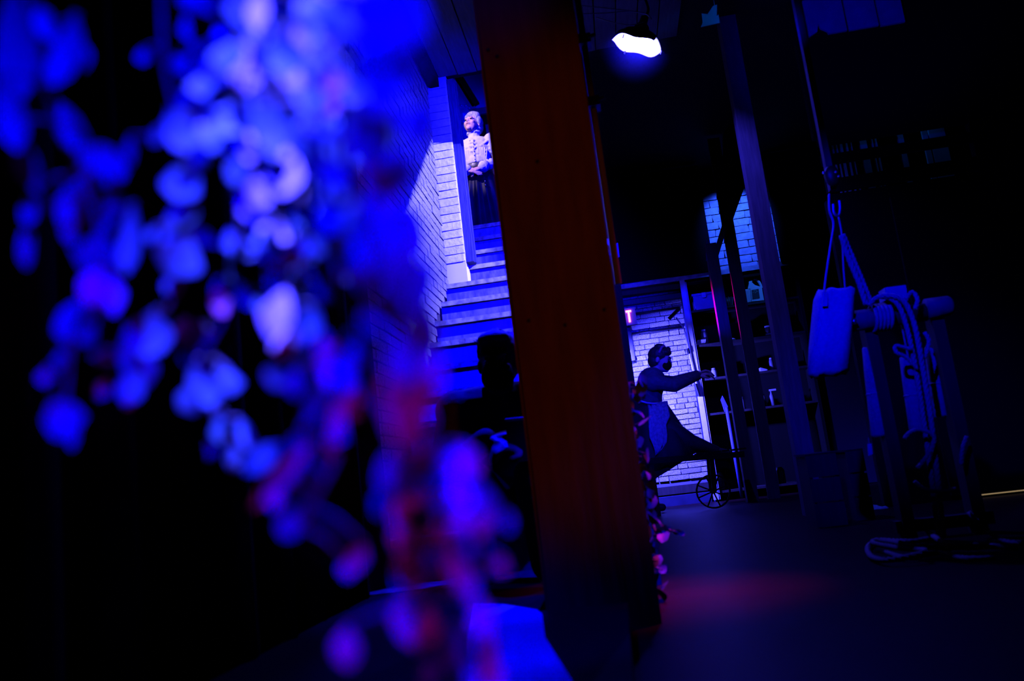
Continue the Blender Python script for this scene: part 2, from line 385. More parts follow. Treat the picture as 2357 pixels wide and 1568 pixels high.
# ================================================================== THE BIG POST
post = empty('timber_post', (-.10, 2.55, 0), 'huge dark red-lit square timber post in the middle of the picture', 'post')
b = bmesh.new(); bmesh.ops.create_cube(b, size=1.0)
for v in b.verts: v.co = Vector((-.105+v.co.x*.325, 2.55+v.co.y*.30, ZC/2+v.co.z*ZC))
bmesh.ops.bevel(b, geom=[e for e in b.edges if abs(e.verts[0].co.z-e.verts[1].co.z) > 1], offset=.012, segments=2, affect='EDGES')
me = bpy.data.meshes.new('shaft'); b.to_mesh(me); b.free(); link('shaft', me, M_post, post)
for px, py in ((1124, 115), (1145, 130), (1218, 738), (1302, 748), (1238, 372), (1392, 713)):
    p = aY(px, py, 2.398); MB().lathe(p, [(.002, .004), (.006, .003), (.006, 0), (.005, -.002)], 8, Matrix.Rotation(PI/2, 3, 'X')).build('nail_head', M_dmetal, post)

# ================================================================== BARN LAMP (its bulb gives fill; the key is an added spot)
lc = aY(1466, 104, 5.0)
lamp = empty('barn_lamp', lc, 'glowing round enamel barn lamp hanging high beside the post', 'lamp')
tilt = Matrix.Rotation(math.radians(24), 3, 'Y') @ Matrix.Rotation(math.radians(9), 3, 'X')
n = 40; prof = [(.168, -.002), (.170, .004), (.150, .045), (.110, .078), (.055, .10), (.045, .13), (.034, .14), (.034, .128), (.045, .092), (.104, .070), (.143, .040), (.160, .004)]
rings = [[lc+tilt @ Vector((r*math.cos(2*PI*k/n), r*math.sin(2*PI*k/n), z_+(.010*math.sin(5*2*PI*k/n) if j in (0, 1, 11) else 0))) for k in range(n)] for j, (r, z_) in enumerate(prof)]
rings.append(rings[0])
MB().loft(rings, cap=False).build('shade', M_enamel, lamp, True)
bc = lc+tilt @ Vector((0, 0, .070))
M_bulb.node_tree.nodes['Principled BSDF'].inputs['Emission Strength'].default_value = 5000
MB().ell(bc, (.03, .03, .036), tilt, 12, 8).build('bulb', M_bulb, lamp, True)
MB().tube([lc+tilt @ Vector((0, 0, .10)), lc+tilt @ Vector((0, 0, .19))], [.03, .026], 12).build('socket', M_dmetal, lamp)
top = lc+tilt @ Vector((0, 0, .19))
MB().tube(spline([top, top+Vector((.03, 0, .05)), (top.x+.02, 5.0, ZC)], 5), .009, 8).build('stem', M_dmetal, lamp)
for s_ in (0, 2.1, 4.2):
    p = lc+tilt @ Vector((.166*math.cos(s_), .166*math.sin(s_), .0)); MB().bar(p, p+tilt @ Vector((0, 0, -.025)), .008, .008).build('rim_clip', M_metal, lamp)

hz = bpy.data.materials.new('lamp_glow_haze'); hz.use_nodes = True; nt = hz.node_tree; nt.nodes.clear()  # haze ball added around the lamp to give it a glow
vo = nt.nodes.new('ShaderNodeVolumeScatter'); mo = nt.nodes.new('ShaderNodeOutputMaterial'); nt.links.new(vo.outputs[0], mo.inputs['Volume'])
vo.inputs['Color'].default_value = (.25, .25, 1, 1)
gp_ = nt.nodes.new('ShaderNodeNewGeometry'); ds = nt.nodes.new('ShaderNodeVectorMath'); ds.operation = 'DISTANCE'; ds.inputs[1].default_value = lc
mr_ = nt.nodes.new('ShaderNodeMapRange'); mr_.interpolation_type = 'SMOOTHSTEP'; mr_.inputs['From Max'].default_value = .26; mr_.inputs['To Min'].default_value = .10; mr_.inputs['To Max'].default_value = 0
nt.links.new(gp_.outputs['Position'], ds.inputs[0]); nt.links.new(ds.outputs['Value'], mr_.inputs['Value']); nt.links.new(mr_.outputs[0], vo.inputs['Density'])
tag(MB().ell(lc+Vector((0, 0, -.02)), (.28, .28, .28), None, 24, 14).build('lamp_glow_haze', hz), 'ball of faint blue haze added for the glow around the barn lamp', 'haze', kind='stuff')
# cables and clamps beside the lamp
for k, (pts, lab) in enumerate([
    ([(1330, 12), (1400, 20), (1480, 30), (1500, 44)], 'upper loose cable sagging from the post to the barn lamp'),
    ([(1335, 32), (1395, 30), (1450, 26), (1490, 34)], 'middle loose cable between the post and the barn lamp'),
    ([(1372, 40), (1405, 50), (1450, 58), (1482, 50)], 'lowest loose cable hanging left of the barn lamp')]):
    o = MB().tube(spline([aY(x, y, 4.6+k*.05) for x, y in pts], 6), .0035, 6).build('cable', M_dmetal); tag(o, lab, 'cable', 'cables by the barn lamp')
pb = empty('pipe_boom', aY(1345, 100, 3.1), 'thin vertical lighting pipe with clamps behind the right edge of the post', 'pipe')
p0 = aY(1338, 60, 3.1); p0.z = ZC; MB().tube([(p0.x, 3.1, ZC), (p0.x, 3.1, 1.15)], .014, 12).build('tube', M_pipe, pb)
for py in (95, 240):
    q = aY(1345+py*.06, py, 3.09); MB().box((p0.x-.026, 3.06, q.z-.02), (p0.x+.03, 3.13, q.z+.02)).tube([(p0.x+.02, 3.06, q.z), (p0.x+.05, 3.05, q.z)], .008, 8).build('clamp', M_dmetal, pb)
q = aY(1396, 585, 5.4)
sl = empty('stage_light', q, 'small black stage spotlight with flaps on the dark wall right of the post', 'spotlight')
hm = Matrix.Translation(q) @ Matrix.Rotation(math.radians(-62), 4, 'X')
MB().lathe((0, 0, 0), [(.03, -.16), (.05, -.155), (.055, -.05), (.06, 0), (.06, .015), (.048, .015)], 18, hm).build('housing', M_dmetal, sl, True)
for a_ in range(4):
    fm = hm @ Matrix.Rotation(a_*PI/2, 4, 'Z') @ Matrix.Translation((0, -.055, .015)) @ Matrix.Rotation(math.radians(28), 4, 'X')
    MB().box((-.05, -.002, 0), (.05, .002, .07), fm).build('flap', M_pipe, sl)
MB().bar(q+Vector((0, 0, .06)), q+Vector((0, .0, .36)), .012, .02).build('yoke', M_dmetal, sl)

kl = empty('stage_light', KEY, 'black lamp added high on the right to light the stair wall, its flap cutting the beam', 'spotlight')  # added fixture, invented to hold the key spot and its flap
KA = (Vector((-1.05, 5.0, 2.25))-KEY).normalized(); kn = Vector((-.305, -.618, .725)).normalized()
km = KA.to_track_quat('Z', 'Y').to_matrix().to_4x4(); km.translation = KEY-KA*.05
MB().lathe((0, 0, 0), [(.03, -.22), (.055, -.21), (.06, -.08), (.07, 0)], 18, km).build('housing', M_black, kl, True)
e1 = KA.cross(kn).normalized(); fc = KEY+KA*.20; fc -= kn*(fc-KEY).dot(kn)
MB().prism([fc-e1*.14, fc+e1*.14, fc+e1*.14+kn*.16, fc-e1*.14+kn*.16], KA*.003).build('beam_cut_flap', M_black, kl)  # flap added to cut the beam along the wall's shadow edge
MB().bar(KEY-KA*.12, (KEY.x, KEY.y, ZC), .02, .02).build('yoke', M_black, kl)

# ================================================================== EXIT SIGN
YE = 8.35
a_, b_ = aY(1437, 708, YE), aY(1468, 747, YE)
ex = empty('exit_sign', (a_.x, YE, a_.z), 'pale box sign with a glowing red letter T showing past the dark wall', 'exit sign')
EX1, EZ0, EZ1 = b_.x-.005, b_.z+.005, a_.z-.01
box('housing', (EX1-.34, YE, EZ0), (EX1, YE+.06, EZ1), M_signbox, ex)
def glyph(name, strokes, x, mt, dy, wd):
    g = MB()
    for (u0, v0, u1, v1) in strokes: g.bar((x+u0, YE-dy, EZ0+.03+v0), (x+u1, YE-dy, EZ0+.03+v1), wd, .008, (0, 1, 0))
    return g.build(name, mt, ex)
hh = EZ1-EZ0-.06
T = [(.028, 0, .028, hh), (0, hh-.008, .056, hh-.008)]; I = [(.028, 0, .028, hh)]
X = [(0, 0, .056, hh), (.056, 0, 0, hh)]; EE = [(.008, 0, .008, hh), (0, .008, .05, .008), (0, hh/2, .045, hh/2), (0, hh-.008, .05, hh-.008)]
for nm, g, x in (('letter_e', EE, EX1-.315), ('letter_x', X, EX1-.24), ('letter_i', I, EX1-.165), ('letter_t', T, EX1-.10)):
    glyph(nm, g, x, M_exit, .005, .024); 
glyph('tube_glow', T, EX1-.10, M_exitc, .010, .011)
# pipe on the wall under the sign
pp = empty('downpipe', aY(1450, 835, 8.5), 'short shiny vertical pipe under the exit sign', 'pipe')
a_, b_ = aY(1441, 752, 8.5), aY(1456, 833, 8.5); xq = aY(1449, 793, 8.5).x
MB().tube([(xq, 8.5, a_.z), (xq, 8.5, b_.z)], .038, 16).build('pipe_body', M_pipe, pp, True)
MB().tube([(xq, 8.5, b_.z), (xq, 8.5, b_.z-.015)], .05, 16).build('flange', M_dmetal, pp)
MB().bar((xq, 8.53, a_.z-.05), (xq, YB, a_.z-.05), .02, .02).build('bracket', M_dmetal, pp)

# ================================================================== SHELVES
YS = 8.28
sh = empty('shelf_unit', (1.4, 8.4, 0), 'tall open shelf unit with a white front edge beside the brick wall', 'shelf')
box('side_panel', (.885, YS, 0), (.925, YB-.02, 2.22), M_jamb, sh)
e_ = box('front_edge', (.868, YS-.02, .02), (.918, YS+.005, 2.26), M_white, sh)
box('edge_bead', (.918, YS-.012, .02), (.934, YS, 2.24), M_trim, sh)
box('back_panel', (.925, YB-.04, 0), (2.05, YB-.02, 2.20), M_black, sh)
box('side_panel', (2.02, YS, 0), (2.05, YB-.02, 2.22), M_dark, sh)
box('top_panel', (.885, YS, 2.20), (2.05, YB-.02, 2.225), M_dark, sh)
SHZ = [aY(1610, 712, YS).z-.002, aY(1620, 792, YS).z, aY(1640, 869, YS).z, aY(1640, 951, YS).z, .10]
for zz in SHZ: box('shelf_board', (.925, YS+.01, zz-.022), (2.02, YB-.04, zz), M_timber, sh)
def sx(px, py): return aY(px, py, YS+.05).x
# storage bin
x0, x1, z0 = sx(1597, 700), sx(1650, 695), SHZ[0]
t = empty('storage_bin', (x0, YS+.04, z0), 'translucent plastic storage bin with a snap lid on the top shelf', 'storage bin')
MB().prism([(x0+.015, YS+.03, z0), (x1-.015, YS+.03, z0), (x1, YS+.03, z0+.15), (x0, YS+.03, z0+.15)], (0, .2, 0)).build('tub', M_plastic, t)
box('lid', (x0-.01, YS+.02, z0+.15), (x1+.01, YS+.24, z0+.172), M_plastic, t)
for k in range(4): box('rib', (x0+.003+.012*k*0, YS+.035+k*.05, z0+.02), (x0+.0+.012, YS+.05+k*.05, z0+.15), M_white, t)
box('latch', (x0+.09, YS+.012, z0+.12), (x0+.13, YS+.022, z0+.172), M_white, t)
# jug
def wp_(px, py, Y): p = aY(px, py, Y); return p
Yj = YS+.04
t = empty('plastic_jug', wp_(1737, 693, Yj), 'translucent plastic jug with loop handle and dark label on the top shelf', 'jug')
J = lambda pts: [wp_(1560+x/5.227, 620+y/5.227, Yj) for x, y in pts]
out = J([(800, 400), (780, 255), (830, 245), (850, 190), (852, 130), (890, 122), (905, 130), (945, 120), (975, 135), (1008, 190), (1025, 280), (1042, 372)])
MB().prism(J([(890, 388), (880, 250), (840, 240), (855, 180), (855, 132), (892, 130), (895, 160), (930, 190), (985, 205), (1010, 200), (1022, 280), (1040, 372)]), (0, .09, 0)).build('body', M_jug, t)
MB().tube(spline([wp_(1560+x/5.227, 620+y/5.227, Yj+.02) for x, y in [(893, 138), (930, 124), (958, 134), (988, 178), (1006, 225)]], 5), .016, 8).build('handle', M_jug, t)
MB().tube([wp_(1560+872/5.227, 620+135/5.227, Yj+.045), wp_(1560+870/5.227, 620+112/5.227, Yj+.045)], .018, 12).build('cap', M_rose, t)
lb = MB().prism(J([(888, 250), (972, 236), (988, 348), (898, 362)]), (0, -.003, 0)).build('label', M_label, t)
MB().tube([p+Vector((0, -.005, 0)) for p in J([(900, 285), (925, 270), (925, 295), (945, 272), (965, 270)])], .0022, 5).build('print', M_print, lb)
MB().tube([p+Vector((0, -.005, 0)) for p in J([(915, 258), (935, 250), (950, 258)])], .002, 5).build('print', M_print, lb)
# white carton left of the jug
t = empty('white_carton', wp_(1722, 695, Yj), 'small pale carton standing left of the plastic jug', 'carton')
MB().prism(J([(800, 404), (780, 256), (872, 240), (886, 390)]), (0, .08, 0)).build('box', M_pale, t)
MB().prism(J([(780, 256), (872, 240), (874, 232), (782, 248)]), (0, .08, 0)).build('flap', M_card, t)
# other things on the shelves
def jar(px, lvl, r, h, mt, lab, cat, name, lid=True, dy=.09):
    x = aY(px, 800, YS+dy).x; z0 = SHZ[lvl]
    # place by its column in the shelf
    for _ in range(3):
        q = proj((x, YS+dy, z0+h/2)); x += (px-q[0])*q[2]/FPX
    t = empty(name, (x, YS+dy, z0), lab, cat)
    MB().lathe((x, YS+dy, z0), [(r*.9, 0), (r, .01), (r, h*.72), (r*.7, h*.86), (r*.6, h*.9)], 14).build('body', mt, t, True)
    if lid: MB().lathe((x, YS+dy, z0+h*.9), [(r*.66, 0), (r*.66, h*.1), (r*.2, h*.11)], 14).build('lid', M_trim, t)
    return t
# ribbed basket on the top shelf between the two frame posts
x = aY(1672, 690, YS+.06).x
t = empty('wire_basket', (x, YS+.1, SHZ[0]), 'small dim ribbed basket on the top shelf between two frame posts', 'basket')
MB().lathe((x, YS+.1, SHZ[0]), [(.05, 0), (.055, .01), (.075, .09), (.07, .09), (.05, .012)], 16).build('bowl', M_dmetal, t, True)
for k in range(8):
    a_ = PI+PI*k/7; MB().tube([(x+.054*math.cos(a_), YS+.1+.054*math.sin(a_), SHZ[0]+.012), (x+.079*math.cos(a_), YS+.1+.079*math.sin(a_), SHZ[0]+.095)], .004, 6).build('rib', M_dim, t)
t = jar(1622, 1, .035, .16, M_dim, 'dim bottle at the left end of the second shelf', 'bottle', 'bottle')
t = empty('paper_stack', wp_(1605, 790, YS+.06), 'low stack of papers at the left end of the second shelf', 'papers')
xx = sx(1602, 790)
for k in range(5): box('sheet', (xx+.004*k, YS+.03, SHZ[1]+.011*k), (xx+.09+.003*k, YS+.16, SHZ[1]+.011*k+.008), M_card if k % 2 else M_trim, t)
def folded(name, px, lvl, w_, h_, lab, cat, mt):
    x = sx(px, [705, 785, 862, 945, 1100][lvl])
    z0 = SHZ[lvl]; t = empty(name, (x, YS+.05, z0), lab, cat)
    MB().prism([(x, YS+.03, z0), (x+w_, YS+.03, z0), (x+w_*.95, YS+.03, z0+h_*.3), (x, YS+.03, z0+h_)], (0, .12, 0)).build('body', mt, t)
    box('base', (x-.004, YS+.026, z0), (x+w_*.85, YS+.16, z0+h_*.25), M_card, t)
folded('cloth_wedge', 1668, 1, .11, .055, 'pale wedge-shaped folded cloth on the second shelf between two posts', 'cloth', M_pale)
folded('paint_tray', 1752, 2, .07, .04, 'shallow pale tray on the third shelf near the leaning post', 'tray', M_pale)
jar(1643, 2, .032, .10, M_pale, 'pale jar on the third shelf just right of the maid’s hand'.replace('’', "'"), 'jar', 'jar')
jar(1776, 2, .022, .13, M_dim, 'slim dim bottle standing by the tray on the third shelf', 'bottle', 'bottle')
def tins(px, lvl, n_, lab):
    x = sx(px, 850); z0 = SHZ[lvl]
    for _ in range(3):
        q = proj((x, YS+.08, z0+.05)); x += (px-q[0])*q[2]/FPX
    t = empty('tin', (x, YS+.08, z0), lab, 'tin')
    MB().lathe((x, YS+.08, z0), [(.03, 0), (.032, .004), (.032, .096), (.03, .1)], 14).build('can', M_dmetal, t, True)
    for zz in (.012, .092): MB().lathe((x, YS+.08, z0+zz), [(.0325, 0), (.0345, .004), (.0345, .012), (.0325, .016)], 14).build('rim', M_pale, t)
tins(1686, 2, 1, 'dark tin with pale rims on the third shelf between two posts')
tins(1769, 1, 1, 'dark tin with pale rims on the second shelf by the leaning post')
jar(1708, 3, .03, .13, M_dim, 'dim tapered jar on the fourth shelf left of the second frame post', 'jar', 'jar')
jar(1757, 3, .032, .13, M_dim, 'dim jar on the fourth shelf right of the second frame post', 'jar', 'jar')
t = empty('spray_bottle', (sx(1780, 905), YS+.08, SHZ[3]), 'thin spray bottle with trigger head on the fourth shelf', 'bottle')
xx = sx(1780, 925)
MB().lathe((xx, YS+.08, SHZ[3]), [(.02, 0), (.022, .01), (.022, .10), (.01, .13), (.01, .15)], 12).build('body', M_dim, t, True)
MB().box((xx-.015, YS+.07, SHZ[3]+.15), (xx+.05, YS+.09, SHZ[3]+.168)).build('trigger_head', M_pale, t)
jar(1795, 4, .05, .18, M_dmetal, 'dim bucket-like pot on the bottom shelf', 'pot', 'pot', False)
jar(1655, 4, .05, .2, M_dmetal, 'dark pot on the bottom shelf behind the cart', 'pot', 'pot', False)

# frame posts with knee braces
def fpost(name, x0, x1, y0, y1, z1, lab, mt=M_timber2):
    return tag(box(name, (x0, y0, 0), (x1, y1, z1), mt), lab, 'post', 'timber frame posts')
fp1 = empty('frame_post', (1.12, 7.6, 0), 'slim timber post with a violet-lit left edge in front of the bin', 'post', 'timber frame posts')
box('shaft', (1.085, 7.55, 0), (1.185, 7.65, 2.42), M_timber2, fp1)
MB().bar(aY(1638, 618, 7.6), aY(1668, 520, 7.6), .05, .07, (0, 1, 0)).build('brace', M_timber2, fp1)
MB().bar(aY(1630, 600, 7.6), aY(1629, 555, 7.6), .035, .05, (0, 1, 0)).build('stub', M_jamb, fp1)
fp2 = empty('frame_post', (1.32, 7.6, 0), 'timber post with a dull red left edge just left of the jug', 'post', 'timber frame posts')
box('shaft', (1.290, 7.68, 0), (1.40, 7.72, ZC), M_timber2, fp2)
MB().prism([aY(x, y, 7.69) for x, y in [(1684, 514), (1714, 430), (1722, 404), (1712, 250), (1665, 250), (1668, 500)]], (0, .08, 0)).build('gusset_board', M_timber, fp2)
fp3 = fpost('frame_post', 1.13, 1.245, 5.44, 5.56, ZC, 'purple-lit timber post standing right of the jug', M_timber3)

# tools leaning there
mop = empty('window_squeegee', aY(1610, 890, 8.2), 'thin white pole with a squeegee head leaning on the shelf edge', 'squeegee')
P = [aY(x, y, 8.24) for x, y in [(1556, 731), (1575, 757), (1589, 824), (1601, 876), (1605, 893)]]
for k in range(3): MB().tube([P[k], P[k+1]], .008, 8).build('pole_section', M_white, mop)
MB().tube([P[3], P[4]], .009, 8).build('pole_section', M_white, mop)
MB().tube([aY(1583, 803, 8.24), aY(1586, 815, 8.24)], .016, 10).build('collar', M_dmetal, mop)
MB().tube([aY(1600, 884, 8.24), aY(1609, 912, 8.24)], .016, 10).build('grip', M_dmetal, mop)
hd = MB().bar(aY(1541, 736, 8.24), aY(1566, 711, 8.24), .02, .02).build('head', M_dmetal, mop); MB().bar(aY(1539, 734, 8.23), aY(1564, 709, 8.23), .006, .03).build('rubber_blade', M_black, hd)
oar = empty('wooden_oar', aZ(1708, 1145, 0), 'long blue-lit pole with a flattened pointed tip leaning behind the cart', 'pole')
pb_ = aZ(1708, 1144, .01); pb_ = aY(1708, 1144, 8.15); pb_.z = .01; pt_ = aY(1672, 938, 8.15)
MB().tube([pb_, pt_], .017, 10).build('shaft', M_oar, oar, True)
MB().prism([aY(x, y, 8.14) for x, y in [(1663, 911), (1659, 920), (1668, 948), (1677, 948), (1675, 935)]], (0, .02, 0)).build('blade', M_oar, oar)

# ================================================================== HAND CART
YK = 7.05
ct = empty('wheelbarrow', aY(1645, 1163, YK), 'dark low barrow with one spoked wheel beside the maid', 'wheelbarrow')
c = aY(1645, 1130, YK); c.z = .150; R_ = .146
def wheel(yc):
    wv = empty('wheel', (c.x, yc, c.z)); wv.parent = ct; wv.matrix_parent_inverse = Matrix.Translation(-ct.location)
    rings = []
    for k in range(28):
        a_ = 2*PI*k/28; o_ = Vector((c.x+R_*math.cos(a_), yc, c.z+R_*math.sin(a_))); rv = Vector((math.cos(a_), 0, math.sin(a_)))
        rings.append([o_+rv*dx+Vector((0, dy, 0)) for dx, dy in ((0, -.012), (0, .012), (-.014, .012), (-.014, -.012))])
    rings.append(rings[0])
    def sub(o): o.parent = wv; o.matrix_parent_inverse = Matrix.Translation(-wv.location)@Matrix.Translation(-ct.location)@ Matrix.Translation(ct.location); return o
    sub(MB().loft(rings, cap=False).build('rim', M_black))
    sub(MB().tube([(c.x, yc-.03, c.z), (c.x, yc+.03, c.z)], .022, 12).build('hub', M_black))
    for k in range(8):
        a_ = 2*PI*k/8+.3; sub(MB().bar((c.x, yc, c.z), (c.x+(R_-.006)*math.cos(a_), yc, c.z+(R_-.006)*math.sin(a_)), .012, .014, (0, 1, 0)).build('spoke', M_black))
wheel(YK+.12)
MB().tube([(c.x, YK-.0, c.z), (c.x, YK+.26, c.z)], .012, 8).build('axle', M_black, ct)
za, zb = aY(1512, 1051, YK), aY(1700, 1049, YK); zl = (za.z+zb.z)/2-.01
for yy in (YK+.02, YK+.24):
    MB().bar((za.x-.12, yy, zl+.02), (zb.x+.05, yy, zl-.02), .05, .05).build('rail', M_black, ct)
for k in range(6):
    xk = .66+k*.07; MB().box((xk, YK+.0, zl+.018), (xk+.062, YK+.26, zl+.034)).build('bed_plank', M_black, ct)
for xx, yy in ((.27, YK+.02), (.27, YK+.24)): MB().bar((xx, yy, 0), (xx, yy, zl), .035, .035).build('leg', M_black, ct)
for yy in (YK+.02, YK+.24): MB().bar((c.x, yy, c.z), (c.x+.02, yy, zl), .04, .04).build('axle_stay', M_black, ct)

# ================================================================== PEOPLE
def hand(mb, wrist, dirv, palmn, side, curl=.5, sc=1.0):
    """palm, four unequal bent fingers and a thumb leaving the side of the palm, added to the body's volumes"""
    w_ = Vector(wrist); d = Vector(dirv).normalized(); nrm = Vector(palmn); nrm = (nrm-d*nrm.dot(d)).normalized(); s_ = d.cross(nrm)*side
    for k in range(4):
        o_ = (k-1.5)*.019*sc
        mb.cap(w_+s_*o_*.6, w_+d*.085*sc+s_*o_, .014*sc, .0125*sc, 8)
        L = (.072, .082, .076, .060)[k]*sc; a_ = w_+d*.088*sc+s_*o_
        d1 = (d*math.cos(curl)+nrm*math.sin(curl)); d2 = (d*math.cos(curl*2.1)+nrm*math.sin(curl*2.1))
        b_ = a_+d1*L*.5; mb.cap(a_, b_, .0098*sc, .0092*sc, 8); mb.cap(b_, b_+d2*L*.55, .0092*sc, .0078*sc, 8)
    t0 = w_+d*.025*sc-s_*.026*sc; t1 = t0+(d*.6-s_*.7+nrm*.3)*.04*sc; t2 = t1+(d*.9-s_*.1+nrm*.35)*.034*sc
    mb.cap(t0, t1, .014*sc, .0115*sc, 8); mb.cap(t1, t2, .0112*sc, .009*sc, 8)
def head(mb, mh):
    """cranium, face, brow, nose, lips, chin, ears in a head frame (face towards -Y), placed by mh"""
    r3 = mh.to_3x3(); P = lambda *q: mh @ Vector(q)
    mb.ell(P(0, .018, .035), (.074, .092, .088), r3); mb.ell(P(0, -.022, -.022), (.062, .070, .092), r3)
    mb.ell(P(0, -.062, -.092), (.026, .024, .022), r3); mb.ell(P(0, -.03, -.075), (.05, .05, .04), r3)
    mb.cap(P(-.032, -.080, .026), P(.032, -.080, .026), .013, .013)
    mb.cap(P(0, -.086, .018), P(0, -.101, -.022), .0075, .0105)
    for s_ in (-1, 1):
        mb.ell(P(s_*.010, -.093, -.026), (.008, .009, .007), r3); mb.ell(P(s_*.036, -.062, -.022), (.023, .022, .022), r3)
        mb.ell(P(s_*.075, .012, -.004), (.011, .020, .032), r3)
    mb.cap(P(-.017, -.086, -.056), P(.017, -.086, -.056), .0085, .0085)
def face_bits(parent, mh, lip=True):
    r3 = mh.to_3x3(); P = lambda *q: mh @ Vector(q)
    for s_ in (-1, 1): MB().ell(P(s_*.029, -.0845, .006), (.0125, .008, .006), r3, 10, 6).build('eye', M_eye, parent, True)
    for s_ in (-1, 1): MB().tube([P(s_*.014, -.094, .026), P(s_*.03, -.093, .031), P(s_*.046, -.083, .026)], .0035, 6).build('eyebrow', M_haird if not lip else M_hairg, parent, True)
    if lip: MB().tube([P(-.02, -.090, -.056), P(0, -.097, -.054), P(.02, -.090, -.056)], [.004, .006, .004], 6).build('lips', M_lip, parent, True)

# ---- the woman at the head of the stairs
o = aY(1088, 300, 7.7); OX, OY, OZ = o.x+.005, 7.7, 2.588
wm = empty('person', (OX, OY, OZ), 'person in a white high-collared blouse and long dark skirt at the head of the stairs', 'person')
XW = Matrix.Translation((OX, OY, OZ)) @ Matrix.Diagonal((1, 1, .975, 1))
mh = Matrix.Translation((0, -.005, 1.515)) @ Matrix.Rotation(math.radians(-20), 4, 'Z') @ Matrix.Rotation(math.radians(-20), 4, 'X')
bd = MB(); head(bd, mh)
bd.cap((0, .02, 1.30), mh @ Vector((0, .02, -.06)), .055, .05)
bd.ell((0, .01, 1.18), (.15, .10, .17)); bd.ell((0, .01, .95), (.13, .10, .16)); bd.ell((0, .01, .86), (.16, .12, .12))
SHL, ELL, WRL = Vector((.165, .015, 1.315)), Vector((.235, -.03, 1.055)), Vector((.075, -.175, .965))
SHR, ELR, WRR = Vector((-.165, .015, 1.315)), Vector((-.235, -.03, 1.055)), Vector((-.085, -.185, .955))
for a_, e_, w_ in ((SHL, ELL, WRL), (SHR, ELR, WRR)):
    bd.cap(a_, e_, .045, .037); bd.cap(e_, w_, .037, .024)
hand(bd, WRL, (-.92, -.25, -.30), (-.1, .6, -.75), 1, .55); hand(bd, WRR, (.95, -.30, -.36), (.0, .75, -.65), -1, .35)
for s_ in (-1, 1):
    bd.cap((s_*.09, .01, .84), (s_*.09, .0, .46), .08, .052); bd.cap((s_*.09, 0, .46), (s_*.09, .02, .07), .052, .034); bd.cap((s_*.09, .03, .035), (s_*.095, -.13, .025), .035, .026)
remesh(bd, 'body', M_skin, wm, .0055, 2, XW); face_bits(wm, XW @ mh)
hr = MB(); r3 = mh.to_3x3(); P = lambda *q: mh @ Vector(q)
hr.ell(P(0, .035, .05), (.092, .098, .085), r3); hr.ell(P(0, .055, -.005), (.090, .08, .09), r3)
hr.ell(P(.0, -.028, .112), (.066, .046, .036), r3); hr.ell(P(.048, -.012, .095), (.040, .05, .045), r3); hr.ell(P(-.048, -.012, .095), (.040, .05, .045), r3)
for k in range(9):
    t_ = -1+k/4; hr.cap(P(t_*.062, -.066+.03*abs(t_), .082-.02*abs(t_)), P(t_*.05, .03, .138-.02*abs(t_)), .011, .012)
hr.ell(P(0, .085, .075), (.06, .05, .05), r3)
for s_ in (-1, 1): hr.ell(P(s_*.08, .015, .03), (.022, .05, .055), r3)
remesh(hr, 'hair', M_hairg, wm, .006, 2, XW)
bl = MB(); bl.ell((0, .01, 1.20), (.172, .125, .165)); bl.ell((0, .0, 1.09), (.150, .122, .13)); bl.ell((0, .01, 1.30), (.16, .09, .085))
bl.cap((0, .014, 1.32), (0, .006, 1.415), .068, .060)
for a_, e_, w_ in ((SHL, ELL, WRL), (SHR, ELR, WRR)):
    bl.ell(a_+Vector((0, 0, .0)), (.078, .075, .085)); bl.cap(a_, e_, .068, .058); bl.cap(e_, w_, .060, .046)
    bl.cap(w_+(e_-w_)*.16, w_+(e_-w_)*.02, .050, .054)
for k in range(9):                                             # ruffled front
    z_ = 1.10+k*.026; bl.ell((random.uniform(-.02, .02), -.105+.02*abs(k-4)/4, z_), (.034, .024, .016), Matrix.Rotation(random.uniform(-.6, .6), 3, 'Y'))
for k in range(20):
    a_ = 2*PI*k/20; bl.ell((.062*math.cos(a_), .006+.060*math.sin(a_), 1.420+.004*(k % 2)), (.013, .013, .016))
for s_ in (-1, 1):
    for k in range(6): bl.ell((s_*(.07+.02*k), -.085+.012*k, 1.23+.018*k), (.022, .02, .017))
for k in range(-6, 7):                                          # pinched pleats and a button band
    x_ = k*.021; y_ = -.118+.9*x_*x_
    bl.cap((x_*1.05, y_+.012, 1.20), (x_*.85, y_+.016, 1.055), .0075, .0065, 6)
bl.cap((0, -.108, 1.29), (0, -.120, 1.06), .011, .010, 6)
for s_ in (-1, 1):
    w_, e_, a_ = (WRL, ELL, SHL) if s_ > 0 else (WRR, ELR, SHR)
    for k in range(5):
        q_ = a_.lerp(e_, .2+.16*k); bl.cap(q_+Vector((-.05, -.045, .02)), q_+Vector((.05, -.05, -.02-.01*k)), .012, .010, 6)
        q_ = e_.lerp(w_, .1+.17*k); bl.cap(q_+Vector((-.01, -.03, .042)), q_+Vector((.01, -.052, -.03)), .011, .009, 6)
remesh(bl, 'blouse', M_blouse, wm, .0055, 3, XW)
for k in range(5): MB().ell(XW @ Vector((0, -.130, 1.08+.045*k)), (.005, .005, .006), None, 8, 6).build('button', M_pale, wm, True)
for s_ in (-1, 1):
    w_, e_ = (WRL, ELL) if s_ > 0 else (WRR, ELR); d = (w_-e_).normalized()
    MB().tube([XW @ (w_-d*.055), XW @ (w_-d*.01), XW @ (w_+d*.004)], [.053, .060, .058], 16).build('cuff', M_blouse, wm, True)
sa = MB(); N = 40
sa.loft([[XW @ Vector(((.142+dr_)*math.cos(2*PI*k/N), (.116+dr_)*math.sin(2*PI*k/N), z_)) for k in range(N)] for z_, dr_ in ((.945, .006), (.965, .014), (.985, .008), (1.0, .016), (1.02, .008), (1.04, .014), (1.055, .004))])
sash = sa.build('sash', M_sash, wm, True)
